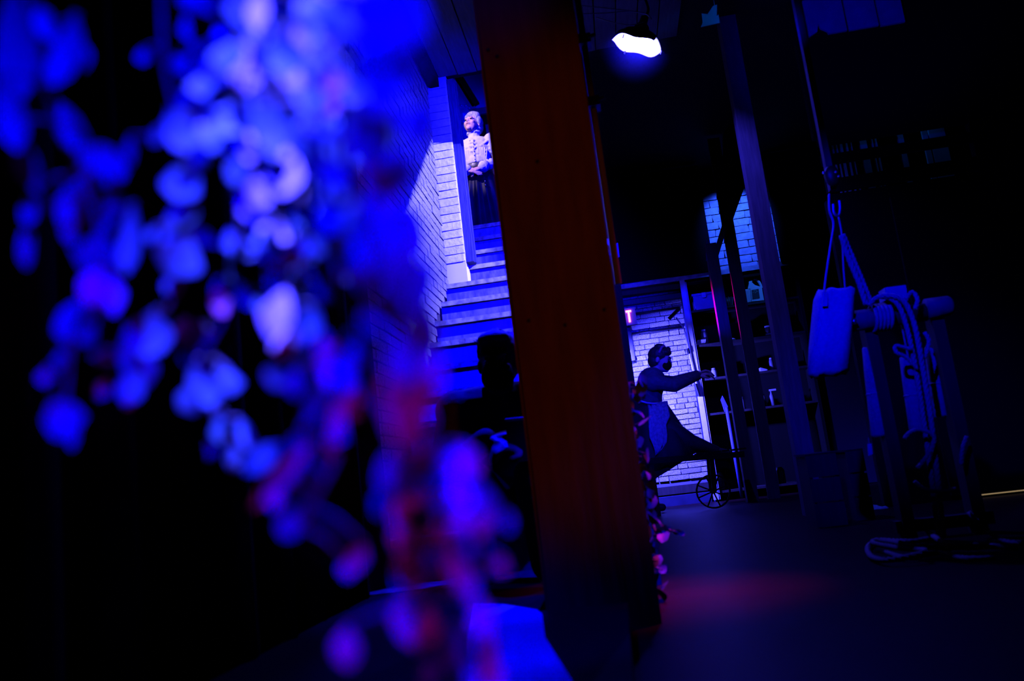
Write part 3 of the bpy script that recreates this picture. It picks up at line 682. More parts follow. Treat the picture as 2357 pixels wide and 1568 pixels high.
MB().ell(XW @ Vector((.075, -.118, 1.035)), (.024, .014, .03), None, 8, 6).build('brooch', M_metal, wm, True)
sk = MB(); N = 72; rings = []
for z_, rx, ry, am in ((.98, .138, .112, .0), (.90, .175, .145, .006), (.7, .22, .20, .014), (.4, .28, .26, .022), (.15, .325, .31, .028), (.012, .345, .33, .03)):
    rings.append([XW @ Vector(((rx+am*math.sin(15*a_))*math.cos(a_), (ry+am*math.sin(15*a_))*math.sin(a_), z_)) for a_ in (2*PI*k/N for k in range(N))])
sk.loft(rings).build('skirt', M_skirt, wm, True)
for z_ in (.80, .76): MB().ell(XW @ Vector((.085, -.19, z_)), (.010, .010, .012), None, 8, 6).build('key', M_metal, wm, True)

# silver wall plate beside her
q = aY(1066, 256, 8.9)
pl = empty('wall_plate', (q.x, 8.95, q.z), 'round silver ornamental plate on the wall beside the woman', 'plate')
RM = Matrix.Rotation(PI/2, 3, 'X')
MB().lathe((q.x-.02, 8.99, q.z), [(.115, .0), (.12, .02), (.105, .035), (.095, .025), (.06, .03), (.03, .05), (.008, .055)], 28, RM).build('disc', M_silver, pl, True)
for k in range(12):
    a_ = 2*PI*k/12; MB().ell((q.x-.02+.105*math.cos(a_), 8.955, q.z+.105*math.sin(a_)), (.018, .012, .018), None, 8, 6).build('boss', M_silver, pl, True)

# ---- the maid
YM = 7.48
A = lambda x, y, dy=0: aY(x, y, YM+dy)
md = empty('person', A(1500, 1150), 'person in a dark maid dress with sheer apron and black mask reaching to the shelves', 'person')
md.location.z = 0
mhd = Matrix.Translation(A(1521, 829)) @ Matrix.Rotation(math.radians(72), 4, 'Z') @ Matrix.Rotation(math.radians(14), 4, 'X') @ Matrix.Scale(.98, 4)
bd = MB(); head(bd, mhd)
nk, ch, wa, hp = A(1504, 866), A(1497, 888), A(1497, 925), A(1501, 955)
bd.cap(nk, mhd @ Vector((0, .02, -.06)), .05, .05); bd.cap(ch, wa, .12, .10); bd.cap(wa, hp, .105, .13)
SR, ER, WR = A(1503, 880, -.13), A(1552, 888, -.16), A(1606, 866, -.05)
SL, EL_, WL = A(1503, 878, .13), A(1550, 880, .16), A(1604, 862, .08)
for a_, e_, w_ in ((SR, ER, WR), (SL, EL_, WL)): bd.cap(a_, e_, .05, .04); bd.cap(e_, w_, .04, .026)
hand(bd, WR, (.9, .15, .10), (0, .3, -.9), 1, .5); hand(bd, WL, (.9, -.1, .12), (0, -.3, -.9), -1, .5)
KR, FR = A(1592, 1022, -.10), A(1652, 1042, -.10); bd.cap(A(1510, 965, -.08), KR, .09, .06); bd.cap(KR, FR, .055, .036)
KL = A(1500, 1060, .10); FL = A(1492, 1140, .10); FL.z = .09; bd.cap(A(1500, 965, .08), KL, .085, .06); bd.cap(KL, FL, .055, .036)
remesh(bd, 'body', M_skin, md, .007, 2); face_bits(md, mhd, False)
P = lambda *q: mhd @ Vector(q); r3 = mhd.to_3x3()
mk = MB(); mk.ell(P(0, -.056, -.044), (.062, .054, .056), r3); remesh(mk, 'face_mask', M_black, md, .006, 2)
hr = MB(); hr.ell(P(0, .03, .045), (.088, .100, .088), r3); hr.ell(P(0, .055, -.01), (.082, .07, .08), r3); hr.ell(P(0, -.05, .075), (.062, .045, .035), r3); hr.ell(P(0, .02, .125), (.05, .055, .032), r3); hr.ell(P(0, -.062, .105), (.028, .024, .028), r3)
remesh(hr, 'hair', M_haird, md, .007, 2)
cp = MB().tube([P(-.085, .0, .06), P(-.06, -.015, .118), P(0, -.02, .135), P(.06, -.015, .118), P(.085, .0, .06)], .012, 8).build('headband', M_rose, md, True)
dr_ = MB(); dr_.cap(A(1500, 878), A(1494, 900), .135, .13); dr_.cap(A(1494, 900), wa, .128, .112); dr_.cap(A(1502, 870, -.06), A(1502, 870, .06), .10, .10)
dr_.ell(A(1481, 906), (.07, .12, .09))
for a_, e_, w_ in ((SR, ER, WR), (SL, EL_, WL)):
    dr_.ell(a_, (.085, .075, .085)); dr_.cap(a_, e_, .072, .060); dr_.cap(e_, w_, .060, .040)
remesh(dr_, 'bodice', M_bodice, md, .008, 3)
N = 56; rings = []
wax = Vector((1, 0, -.12)).normalized()
hA, hB = A(1462, 1128), A(1603, 1040)
for t_ in (0, .06, .15, .3, .5, .75, 1.0):
    c0 = A(1500, 926); cB = (hA+hB)/2; s_ = t_*t_*(3-2*t_)
    hw0, hw1 = .125, (hB-hA).length/2
    ax = (wax*(1-s_)+(hB-hA).normalized()*s_).normalized()
    cc = c0.lerp(cB, t_); hw = hw0+(hw1-hw0)*(t_**.75); hy = .10+.23*(t_**.7)
    rings.append([cc+ax*hw*math.cos(a_)*(1+.03*t_*math.sin(11*a_))+Vector((0, hy*math.sin(a_)*(1+.06*t_*math.sin(11*a_)), 0)) for a_ in (2*PI*k/N for k in range(N))])
MB().loft(rings).build('skirt', M_dress, md, True)
lg = MB().cap(A(1535, 990, -.10), A(1588, 1020, -.10), .115, .085).cap(A(1588, 1020, -.10), A(1648, 1038, -.10), .085, .045).build('stocking', M_coat, md, True)
for F_, d in ((FR, Vector((.09, 0, -.02))), (Vector((FL.x, FL.y, .055)), Vector((.11, -.02, -.01)))):
    MB().cap(F_, F_+d, .045, .034).build('shoe', M_coat, md, True)
# collar, apron with its bow
MB().tube([A(1497, 861, -.07), A(1508, 868, -.085), A(1522, 872, -.05)], [.018, .02, .014], 8, .5).build('collar', M_pale, md, True)
ap = MB(); rings = []
for y_, xa, xb, dy in ((926, 1489, 1536, -.125), (940, 1493, 1538, -.17), (960, 1493, 1543, -.22), (980, 1493, 1534, -.25), (1005, 1495, 1537, -.275), (1020, 1502, 1536, -.285), (1035, 1507, 1526, -.29), (1047, 1508, 1514, -.295)):
    rings.append([A(xa+(xb-xa)*k/12, y_-(k/12-.5)*5, dy+.012*math.sin(k*2.4+y_*.01)+.03*abs(k/12-.5)) for k in range(13)])
vs = [p for r in rings for p in r]; fs = [(i*13+k, i*13+k+1, (i+1)*13+k+1, (i+1)*13+k) for i in range(len(rings)-1) for k in range(12)]
apo = ap.add(vs, fs).build('apron', M_apron, md, True); sd = apo.modifiers.new('thick', 'SOLIDIFY'); sd.thickness = .004
MB().tube([A(1466, 920, -.13), A(1476, 924, -.14), A(1490, 928, -.14), A(1512, 930, -.14)], .009, 8).build('apron_band', M_pale, md, True)
MB().ell(A(1463, 924, -.05), (.05, .03, .03)).ell(A(1461, 938, -.05), (.03, .025, .06)).build('bow', M_pale, md, True)

# ---- the seated man at the foot of the stairs
mn = empty('person', (-.43, 3.3, 0), 'person in a dark coat seated at the foot of the stairs, half behind the post', 'person')
B = lambda x, y, Y=3.25: aY(x, y, Y)
mhm = Matrix.Translation(B(1146, 838, 3.22)) @ Matrix.Rotation(math.radians(4), 4, 'X') @ Matrix.Scale(1.02, 4)
bd = MB(); head(bd, mhm)
hc = mhm.translation
bd.cap(hc+Vector((0, .05, -.2)), hc+Vector((0, .025, -.07)), .06, .055)
bd.ell(hc+Vector((0, .12, -.36)), (.18, .12, .20)); bd.ell(hc+Vector((0, .20, -.52)), (.17, .14, .12))
sR, eR, wR = hc+Vector((-.20, .07, -.165)), hc+Vector((-.27, .02, -.42)), B(1118, 1013, 2.98)
sL, eL, wL = hc+Vector((.20, .07, -.165)), hc+Vector((.28, .02, -.42)), hc+Vector((.10, -.26, -.36))
for a_, e_, w_ in ((sR, eR, wR), (sL, eL, wL)): bd.cap(a_, e_, .055, .045); bd.cap(e_, w_, .043, .028)
hand(bd, wR, (.9, -.05, .12), (0, .2, -.9), 1, .3); hand(bd, wL, (-.7, -.5, .15), (-.2, .4, -.8), -1, .7)
for s_ in (-1, 1):
    k_ = Vector((hc.x+s_*.12, 3.0, .46)); bd.cap((hc.x+s_*.09, 3.42, .34), k_, .09, .065); bd.cap(k_, (hc.x+s_*.12, 3.03, .12), .06, .042)
remesh(bd, 'body', M_skin, mn, .007, 2); face_bits(mn, mhm, False)
P = lambda *q: mhm @ Vector(q); r3 = mhm.to_3x3()
hr = MB(); hr.ell(P(0, .03, .055), (.086, .098, .088), r3); hr.ell(P(0, .055, .0), (.082, .075, .085), r3); hr.ell(P(0, -.045, .10), (.066, .05, .032), r3)
for k in range(70):
    u, v = random.uniform(-.07, .07), random.uniform(-.07, .09); b0 = P(u, v, .13-9*u*u-4*(v-.02)**2); hr.cap(b0, b0+Vector((random.uniform(-.02, .02), random.uniform(-.02, .02), .016)), .009, .004, 6)
remesh(hr, 'hair', M_hairm, mn, .006, 1)
mk = MB(); mk.ell(P(0, -.055, -.055), (.068, .058, .058), r3); remesh(mk, 'face_mask', M_black, mn, .007, 2)
co = MB(); co.ell(hc+Vector((0, .12, -.34)), (.225, .16, .23)); co.ell(hc+Vector((0, .20, -.53)), (.21, .18, .14)); co.cap(hc+Vector((-.14, .08, -.155)), hc+Vector((.14, .08, -.155)), .085, .085); co.cap(hc+Vector((0, .06, -.20)), hc+Vector((0, .05, -.14)), .085, .075)
for a_, e_, w_ in ((sR, eR, wR), (sL, eL, wL)):
    co.ell(a_, (.095, .095, .09)); co.cap(a_, e_, .082, .068); co.cap(e_, w_, .068, .046)
for k in range(5): co.cap(sR+Vector((-.05+.02*k, -.05, .05-.012*k)), sR+Vector((-.02+.03*k, -.08, -.05-.01*k)), .012, .008)
remesh(co, 'coat', M_coat2, mn, .009, 2)
tr = MB()
for s_ in (-1, 1):
    k_ = Vector((hc.x+s_*.12, 3.0, .46)); tr.cap((hc.x+s_*.09, 3.42, .34), k_, .108, .082); tr.cap(k_, (hc.x+s_*.12, 3.03, .13), .08, .06)
tr.cap((hc.x-.1, 3.45, .36), (hc.x+.1, 3.45, .36), .12, .12); remesh(tr, 'trousers', M_coat2, mn, .01, 2)
for s_ in (-1, 1): MB().cap((hc.x+s_*.12, 3.05, .05), (hc.x+s_*.13, 2.90, .042), .048, .04).build('shoe', M_dmetal, mn, True)
MB().tube([wR+(eR-wR)*.06, wR+(eR-wR)*-.02], [.036, .036], 12).build('cuff', M_pale, mn, True)
# tablet in his hands
a_, b_ = aY(1163, 971, 2.93), aY(1215, 967, 2.93)
tbm = empty('tablet', (a_.x+.08, 2.9, a_.z-.08), 'dark flat tablet held by the seated man, only its top edge lit', 'tablet')
MB().prism([a_, (b_.x+.06, 2.93, b_.z), (b_.x+.06, 2.90, b_.z-.15), (a_.x, 2.90, a_.z-.15)], (0, .012, 0)).build('slab', M_dmetal, tbm)
MB().tube([a_+Vector((0, .006, .004)), Vector((b_.x+.06, 2.936, b_.z+.004))], .008, 8).build('edge', M_pipe, tbm)  # pale strip put on as the light along the top edge

# ================================================================== SHEET SHAPED AS THE LIT PATCH, ON A LOW PLATFORM
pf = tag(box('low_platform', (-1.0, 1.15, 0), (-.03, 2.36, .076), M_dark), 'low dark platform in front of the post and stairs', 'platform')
o_ = [(-.27, 1.15), (-.345, 1.60), (-.43, 2.05), (-.515, 2.59), (-.50, 2.585), (-.40, 2.50), (-.285, 2.34), (-.262, 2.26), (-.225, 1.94), (-.14, 1.535), (-.07, 1.15)]  # outline of the lit patch and its slanting shadow edge put into the shape
sh_ = MB().prism([(x, y, .078) for x, y in o_][::-1], (0, 0, .006)).build('lit_patch_sheet', M_card)
tag(sh_, 'pale board cut to the outline of the blue-lit patch at the foot of the post', 'board')
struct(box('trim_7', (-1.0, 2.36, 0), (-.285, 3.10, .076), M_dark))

# ================================================================== ROPE RIG ON THE RIGHT
YR = 3.6
def rope(pts, r, name='rope', parent=None, lab=None, cat=None, group=None, seg=10, pitch=None):
    C_ = spline(pts, seg); pitch = pitch or r*6; g = MB(); L = 0; acc = [0]
    for i in range(1, len(C_)): L += (C_[i]-C_[i-1]).length; acc.append(L)
    n_ = max(8, int(L/(pitch/6))); n_ = min(n_, 260); dense = []; j = 0
    for k in range(n_+1):
        s_ = L*k/n_
        while j < len(C_)-2 and acc[j+1] < s_: j += 1
        t = (s_-acc[j])/max(1e-6, acc[j+1]-acc[j]); dense.append(C_[j].lerp(C_[j+1], min(1, t)))
    for q in range(3):
        P_ = []; u = None
        for k, p in enumerate(dense):
            t = (dense[min(k+1, n_)]-dense[max(k-1, 0)]).normalized()
            if u is None: u = Vector((0, 1, 0)) if abs(t.y) < .9 else Vector((1, 0, 0))
            u = (u-t*u.dot(t)).normalized(); v = t.cross(u); a_ = 2*PI*(q/3)+2*PI*(L*k/n_)/pitch
            P_.append(p+(u*math.cos(a_)+v*math.sin(a_))*r*.5)
        g.tube(P_, r*.56, 5)
    o = g.build(name, M_rope, parent, True)
    if lab: tag(o, lab, cat or 'rope', group)
    return o
Rg = lambda x, y, Y=YR: aY(x, y, Y)
bt = empty('hanging_batten', (Rg(1838, 0).x, YR+.12, ZC), 'thin dim batten hanging from the ceiling above the canvas bag', 'batten')
xb = (Rg(1870, 200, YR+.12).x); MB().box((xb-.014, YR+.10, Rg(1910, 440, YR+.12).z), (xb+.014, YR+.14, ZC)).build('strip', M_timber3, bt)
pu = Rg(1915, 405); bk = MB().ell(pu, (.035, .025, .05), None, 12, 8).build('pulley_block', M_dmetal, bt, True)
for x, y in ((1896, 398), (1931, 406), (1924, 396)): MB().ell(Rg(x, y, YR-.03), (.007, .006, .007), None, 8, 6).build('bolt', M_metal, bt)
MB().tube(spline([Rg(1918, 470), Rg(1920, 490), Rg(1930, 497), Rg(1934, 480), Rg(1932, 462)], 5), .006, 6).build('hook', M_metal, bt)
bg = empty('canvas_bag', Rg(1912, 862), 'pale canvas bag hanging by two long straps from the batten hook', 'bag')
rings = []; N = 32
for y_, xa, xb_, dp_ in ((864, 1868, 1948, .045), (855, 1860, 1953, .062), (800, 1862, 1958, .072), (740, 1868, 1964, .070), (690, 1873, 1967, .055), (668, 1880, 1968, .040)):
    c0, c1 = Rg(xa, y_+ (6 if y_ > 840 else 3)), Rg(xb_, y_-4); cc = (c0+c1)/2; hw = (c1-c0).length/2; ax = (c1-c0).normalized()
    rings.append([cc+ax*hw*math.copysign(abs(math.cos(a_))**.75, math.cos(a_))+Vector((0, dp_*math.sin(a_)*(1+.05*math.sin(5*a_)), .006*math.sin(7*a_+y_))) for a_ in (2*PI*k/N for k in range(N))])
MB().loft(rings).build('bag_body', M_canvas, bg, True)
MB().prism([Rg(1893, 672, YR-.056), Rg(1893, 705, YR-.074), Rg(1905, 705, YR-.074), Rg(1905, 672, YR-.056)], (0, .008, 0)).build('strap_patch', M_canvas, bg)
MB().tube(spline([Rg(1896, 700, YR-.06), Rg(1899, 650, YR-.045), Rg(1912, 560, YR-.03), Rg(1918, 515, YR-.02), Rg(1909, 485, YR-.02), Rg(1908, 448, YR-.01)], 5), .0105, 8, .35).build('strap', M_canvas, bg, True)
MB().tube(spline([Rg(1947, 690, YR+.045), Rg(1941, 610, YR+.02), Rg(1938, 545), Rg(1930, 500)], 5), .008, 8, .35).build('strap', M_canvas, bg, True)
# windlass
xa, xb_ = Rg(1955, 738).x, Rg(2202, 708).x; zw = (Rg(1965, 733).z+Rg(2195, 708).z)/2
wd = empty('windlass', ((xa+xb_)/2, YR, 0), 'dim wooden windlass beam wrapped in rope right of the canvas bag', 'windlass')
MB().tube([(xa, YR+.05, zw), (Rg(2050, 728).x, YR+.05, zw)], .046, 20).build('barrel', M_timber3, wd, True)
MB().tube([(Rg(2050, 728).x, YR+.07, zw), (Rg(2145, 718).x, YR+.07, zw)], .040, 20).build('core', M_timber, wd, True)
MB().tube([(Rg(2143, 715).x, YR+.05, zw+.012), (xb_-.012, YR+.05, zw+.012), (xb_, YR+.05, zw+.012)], [.044, .044, .036], 20).build('barrel_end', M_timber3, wd, True)
b0 = Rg(2062, 672); MB().prism([Rg(2037, 662), Rg(2085, 656), Rg(2088, 676), Rg(2090, 690), Rg(2040, 690)], (0, .09, 0)).build('cleat_block', M_pale, wd)
for x in (xa+.10, xb_-.06): MB().box((x-.025, YR+.06, 0), (x+.025, YR+.14, zw-.03)).build('stand_post', M_timber, wd)
MB().bar((xa+.05, YR+.1, .06), (xb_, YR+.1, .06), .06, .05).build('foot_rail', M_timber, wd)
for k in range(5):
    xk = Rg(2012+k*9, 700).x; MB().tube([Vector((xk+.003*math.sin(a_), YR+.05+.056*math.cos(a_), zw+.056*math.sin(a_))) for a_ in (2*PI*j/16 for j in range(17))], .0085, 6).build('rope_wrap', M_rope, wd, True)
MB().ell(Rg(1966, 740, YR-.02), (.012, .01, .014)).build('metal_pin', M_metal, wd, True)
# ropes
rope([Rg(1937, 542), Rg(1952, 590), Rg(1975, 645), Rg(1994, 702)], .013, lab='taut thick rope slanting from the hook down to the windlass', group='ropes of the windlass')
rope([Rg(1941, 540, YR+.02), Rg(1962, 590, YR+.02), Rg(1987, 650, YR+.02), Rg(2006, 698, YR+.02)], .010, lab='second thinner rope slanting beside the taut thick rope', group='ropes of the windlass')
rope([Rg(2000, 703, YR-.02), Rg(2020, 684, YR-.02), Rg(2050, 688, YR-.03), Rg(2072, 710, YR-.04), Rg(2090, 765, YR-.04), Rg(2108, 850, YR-.04), Rg(2122, 940, YR-.03), Rg(2136, 1040, YR-.03), Rg(2150, 1150, YR-.05), Rg(2160, 1238, YR-.12)], .011, lab='long rope falling from the windlass top to the floor, left strand', group='ropes of the windlass')
rope([Rg(2030, 680, YR-.03), Rg(2065, 684, YR-.05), Rg(2088, 705, YR-.05), Rg(2108, 760, YR-.05), Rg(2126, 860, YR-.05), Rg(2142, 960, YR-.05), Rg(2158, 1100, YR-.05), Rg(2172, 1238, YR-.12)], .012, lab='long rope falling from the windlass top to the floor, right strand', group='ropes of the windlass')
rope([Rg(2098, 805, YR-.06), Rg(2062, 796, YR-.07), Rg(2064, 812, YR-.08), Rg(2085, 822, YR-.07), Rg(2112, 850, YR-.06)], .009, lab='short rope hitch jutting left from the hanging ropes', group='ropes of the windlass')
rope([Rg(2128, 765, YR-.03), Rg(2138, 785, YR-.03), Rg(2132, 812, YR-.03), Rg(2124, 830, YR-.03)], .009, lab='short bight of rope bulging right of the hanging ropes', group='ropes of the windlass')
rope([Rg(2082, 1010, YR-.10), Rg(2095, 995, YR-.10), Rg(2120, 990, YR-.09), Rg(2150, 1005, YR-.09), Rg(2140, 1040, YR-.09), Rg(2112, 1078, YR-.10)], .009, lab='rope loop hanging low across the falling ropes', group='ropes of the windlass')
rope([Rg(2105, 1108, YR-.10), Rg(2125, 1125, YR-.10), Rg(2160, 1132, YR-.10), Rg(2200, 1126, YR-.08)], .009, lab='slack rope curving below the hanging rope loop', group='ropes of the windlass')
rope([Rg(2225, 1005, YR), Rg(2215, 1035, YR), Rg(2212, 1070, YR)], .009, lab='dim rope end dangling at the far right of the windlass', group='ropes of the windlass')
rope([Rg(2000+85, 690, YR-.03), Rg(2100, 672, YR), Rg(2112, 690, YR-.02), Rg(2106, 712, YR-.03)], .010, lab='rope turn over the right side of the cleat block', group='ropes of the windlass')
# coil on the floor: one continuous rope in flat bights
Fz = lambda x, y, z_=.016: aZ(x, y, z_)
rope([Fz(2160, 1236), Fz(2100, 1246), Fz(2035, 1245), Fz(2000, 1256), Fz(2004, 1280), Fz(2040, 1290, .02), Fz(2100, 1280, .03), Fz(2130, 1268, .04), Fz(2070, 1262, .03), Fz(2010, 1250, .035), Fz(2030, 1244, .04), Fz(2100, 1256, .045), Fz(2180, 1262, .03), Fz(2250, 1256, .02)], .011, lab='rope coil lying in long loops on the floor below the windlass', group='ropes on the floor', seg=8)
rope([Fz(2130, 1215, .03), Fz(2145, 1232, .03), Fz(2180, 1252, .045), Fz(2230, 1262, .03), Fz(2290, 1258), Fz(2340, 1262)], .011, lab='rope tail running right from the floor coil', group='ropes on the floor')
rope([Fz(2040, 1272, .016), Fz(2090, 1284, .016), Fz(2160, 1274, .016), Fz(2220, 1286, .016), Fz(2290, 1284, .016)], .010, lab='nearest rope strand on the floor in front of the coil', group='ropes on the floor')
rope([Rg(2230, 1180, YR-.1), Rg(2265, 1215, YR-.2), Fz(2310, 1245, .02), Fz(2357, 1250, .016)], .010, lab='rope sweeping down to the floor at the far right edge', group='ropes on the floor')
# rolled canvas bundles hanging under the windlass
def bundle(pts_top, pts_bot, r, lab):
    a_, b_ = pts_top, pts_bot; t = empty('canvas_roll', b_, lab, 'canvas roll', 'canvas rolls under the windlass')
    g = MB(); N = 24; rings = []
    for s_ in (0, .02, .3, .6, .97, 1):
        c_ = a_.lerp(b_, s_); rr = r*(.9 if s_ in (0, 1) else 1)*(1+.05*math.sin(s_*5))
        rings.append([c_+Vector((rr*math.cos(x_), rr*.85*math.sin(x_), (.6*rr*math.cos(x_)*-1 if s_ < .1 else 0))) for x_ in (2*PI*k/N for k in range(N))])
    g.loft(rings).build('roll', M_roll, t, True)
    MB().tube([a_.lerp(b_, .5)+Vector((r*1.03*math.cos(x_), r*.88*math.sin(x_), 0)) for x_ in (2*PI*k/16 for k in range(17))], .004, 5).build('tie', M_rope, t)
    MB().tube([a_, Vector((a_.x, a_.y, zw-.03))], .004, 5).build('hanging_cord', M_rope, t)
bundle(Rg(2008, 808, YR+.10), Rg(2026, 1005, YR+.10), .040, 'left canvas roll hanging under the windlass beam')
bundle(Rg(2092, 830, YR+.10), Rg(2112, 990, YR+.10), .036, 'middle canvas roll hanging behind the two ropes')
bundle(Rg(2148, 806, YR+.14), Rg(2166, 960, YR+.14), .034, 'right canvas roll hanging at the end of the windlass')
# pale card, crates and a cloth for the lit patch on the dark floor
t = empty('pale_tag', Rg(2003, 1035, YR+.04), 'small pale tag tied low on the windlass stand', 'tag'); MB().prism([Rg(1997, 1022, YR+.05), Rg(2006, 1021, YR+.05), Rg(2009, 1045, YR+.05), Rg(1999, 1050, YR+.05)], (0, .004, 0)).build('card', M_card, t)
MB().tube([Rg(2001, 1022, YR+.052), Rg(1999, 1008, YR+.055)], .002, 5).build('string', M_rope, t)
def crate(pa, pb, Y, dep, lab):
    a_, b_ = aY(*pa, Y), aY(*pb, Y); t = empty('wooden_crate', (a_.x, Y, 0), lab, 'crate', 'dim crates on the right')
    x0, x1, z1 = a_.x, b_.x, a_.z
    n_ = max(2, int(z1/.11))
    for k in range(n_): box('slat', (x0, Y, z1*k/n_+.004), (x1, Y+.012, z1*(k+1)/n_-.006), M_timber, t)
    box('top', (x0, Y, z1-.01), (x1, Y+dep, z1), M_timber, t)
    for x in (x0+.01, x1-.022): box('side', (x, Y+.013, 0), (x+.012, Y+dep, z1-.012), M_timber, t)
crate((1853, 1046), (1922, 1040), 4.6, .3, 'dim low wooden crate under the canvas bag')
crate((1945, 1036), (1985, 1032), 4.75, .25, 'smaller dim crate between the bag and the windlass')
c_ = aZ(1992, 1172, 0); t = empty('lit_floor_patch', c_, 'small teal cloth standing in for a green-lit floor patch left of the ropes', 'cloth')  # cloth takes the place of a green-lit patch of floor
g = MB(); n_ = 9; vs = []
for i in range(n_):
    for j in range(n_):
        u, v = i/(n_-1)-.5, j/(n_-1)-.5; e = max(0, 1-4*max(abs(u), abs(v))**2)
        vs.append(c_+Vector((u*.20+.01*math.sin(j*2.1), v*.34+.015*math.sin(i*1.7), .004+e*(.018+.014*math.sin(i*1.9+j*1.3)))))
me = g.add(vs, [(i*n_+j, (i+1)*n_+j, (i+1)*n_+j+1, i*n_+j+1) for i in range(n_-1) for j in range(n_-1)]).build('fabric', M_teal, t, True)
sd = me.modifiers.new('thick', 'SOLIDIFY'); sd.thickness = .003
spot('patch_teal_spot', (1.9, 5.1, 1.6), c_, (.05, .6, .8), 1.1, 12, .6, .01)  # unseen spot added to colour the patch

# ================================================================== PARTITION DETAILS
vent = empty('slatted_vent', (SX0, YP, SZ0), 'dark slatted opening high in the partition showing bright blue strips behind', 'vent')
zr = [aY(2050, y, YP).z for y in (310, 332, 356, 390, 421, 426)]   # tops and bottoms of the three gaps
ed = [SZ1, zr[0], zr[1], zr[2], zr[3], zr[4], zr[5], SZ0]
for k in range(0, 8, 2): box('slat', (SX0-.02, YP+.005, ed[k+1]), (SX1+.02, YP+.03, ed[k]), M_black, vent)
for k, (pa, pb) in enumerate([(1913, 1916), (1922, 1925), (1931, 1937), (1945, 1949), (1957, 1959), (1978, 1994), (2006, 2009), (2014, 2018), (2068, 2081), (2126, 2138), (2142, 2179)]):
    x0, x1 = aY(pa, 330, YP+.16).x, aY(pb, 330, YP+.16).x
    o = box('backing_board', (x0, YP+.15, SZ0), (x1, YP+.17, SZ1), M_pale, vent)
spot('vent_fill_spot', (2.25, YP+.10, 3.2), (2.15, YP+.16, 2.25), (.0, .16, 1.0), 14, 60, .5, .01)  # unseen spot added to brighten the boards behind the slats
pn = empty('board_panel', (1.75, YP-.03, 3.27), 'three wide pale boards hung high on the partition', 'panel')
xs = [aY(x, y, YP-.03).x for x, y in ((1857, 60), (1945, 50), (1950, 50), (2018, 40), (2023, 40), (2078, 30))]
for k in range(3):
    z0 = aY((1900, 1985, 2050)[k], (80, 66, 57)[k], YP-.03).z
    if k == 0:
        MB().prism([(xs[0], YP-.04, ZC), (xs[1], YP-.04, ZC), (xs[1], YP-.04, z0), (xs[0]+.13, YP-.04, z0), (xs[0]+.125, YP-.04, z0+.02), (xs[0]+.085, YP-.04, z0+.05), (xs[0]+.075, YP-.04, z0+.09), (xs[0]+.06, YP-.04, z0+.03), (xs[0], YP-.04, z0)], (0, .02, 0)).build('board', M_pale, pn)
    else: box('board', (xs[2*k], YP-.04, z0), (xs[2*k+1], YP-.02, ZC), M_pale, pn)
ts = empty('brick_gap_scrap', aY(1635, 50, 5.0), 'two-pointed pale scrap standing in for a gap onto lit brick right of the lamp', 'scrap')  # scrap put in place of a gap showing lit brick
MB().prism([aY(1300+x/5.893, y/5.893, 5.0) for x, y in [(1845, 365), (1870, 305), (1855, 180), (1935, 192), (2010, 80), (2065, 62), (2062, 215), (2085, 195), (2103, 308)]], (0, .006, 0)).build('cloth', M_pale, ts)
hp_ = aY(1645, 14, 5.003); MB().tube([hp_, (hp_.x, hp_.y, ZC)], .003, 5).build('hanging_thread', M_rope, ts)
spot('brick_gap_spot', (1.3, 4.0, 2.9), aY(1635, 40, 5.0), (.0, .14, 1.0), 12, 14, .6, .02)  # unseen spot added to light the scrap
# black drape added so the near left wall stays dark
dm = MB(); top_, bot_ = [], []
N = 60
for k in range(N+1):
    y = .75+2.62*k/N; x = -1.03+.035*math.sin(k*1.1)+.01*math.sin(k*2.7)
    top_.append((x, y, ZC-.08)); bot_.append((x*1.0+.01*math.sin(k*.9), y, .01))
dm.add(top_+bot_, [(k, k+1, N+2+k, N+1+k) for k in range(N)])
dro = empty('dark_wall_drape', (-1.03, 2.0, 0), 'black folded drape added to keep the near left wall dark', 'curtain')
do = dm.build('cloth', M_black, dro, True); sd = do.modifiers.new('thick', 'SOLIDIFY'); sd.thickness = .006
MB().tube([(-1.03, .7, ZC-.07), (-1.03, 3.42, ZC-.07)], .014, 8).build('rail', M_dmetal, dro)

# ================================================================== FOREGROUND VINES
def leaf_mesh(name, mt, k):
    rnd = random.Random(k); n_, m2 = 6, 4; vs = []; cu = rnd.uniform(-.35, .5); tw = rnd.uniform(-.3, .3); fold = rnd.uniform(.1, .35)
    for i in range(n_+1):
        t = i/n_; wv = math.sin(PI*min(1, t*1.02+.01))**.75*(1-.25*t)*(1+.12*math.sin(t*9+k))
        for j in range(m2+1):
            s_ = j/m2*2-1; vs.append((s_*wv*.5, t-.5, fold*abs(s_)*wv*.5+cu*(t-.5)**2+tw*s_*wv*(t-.5)))
    me = bpy.data.meshes.new(name); me.from_pydata(vs, [], [(i*(m2+1)+j, i*(m2+1)+j+1, (i+1)*(m2+1)+j+1, (i+1)*(m2+1)+j) for i in range(n_) for j in range(m2)])
    me.materials.append(mt); me.polygons.foreach_set('use_smooth', [True]*len(me.polygons)); return me
LV = {'l': [leaf_mesh('leaf', M_leaf, k) for k in range(5)], 'p': [leaf_mesh('petal', M_petal, 10+k) for k in range(5)], 'r': [leaf_mesh('leaf', M_rose, 20+k) for k in range(4)]}
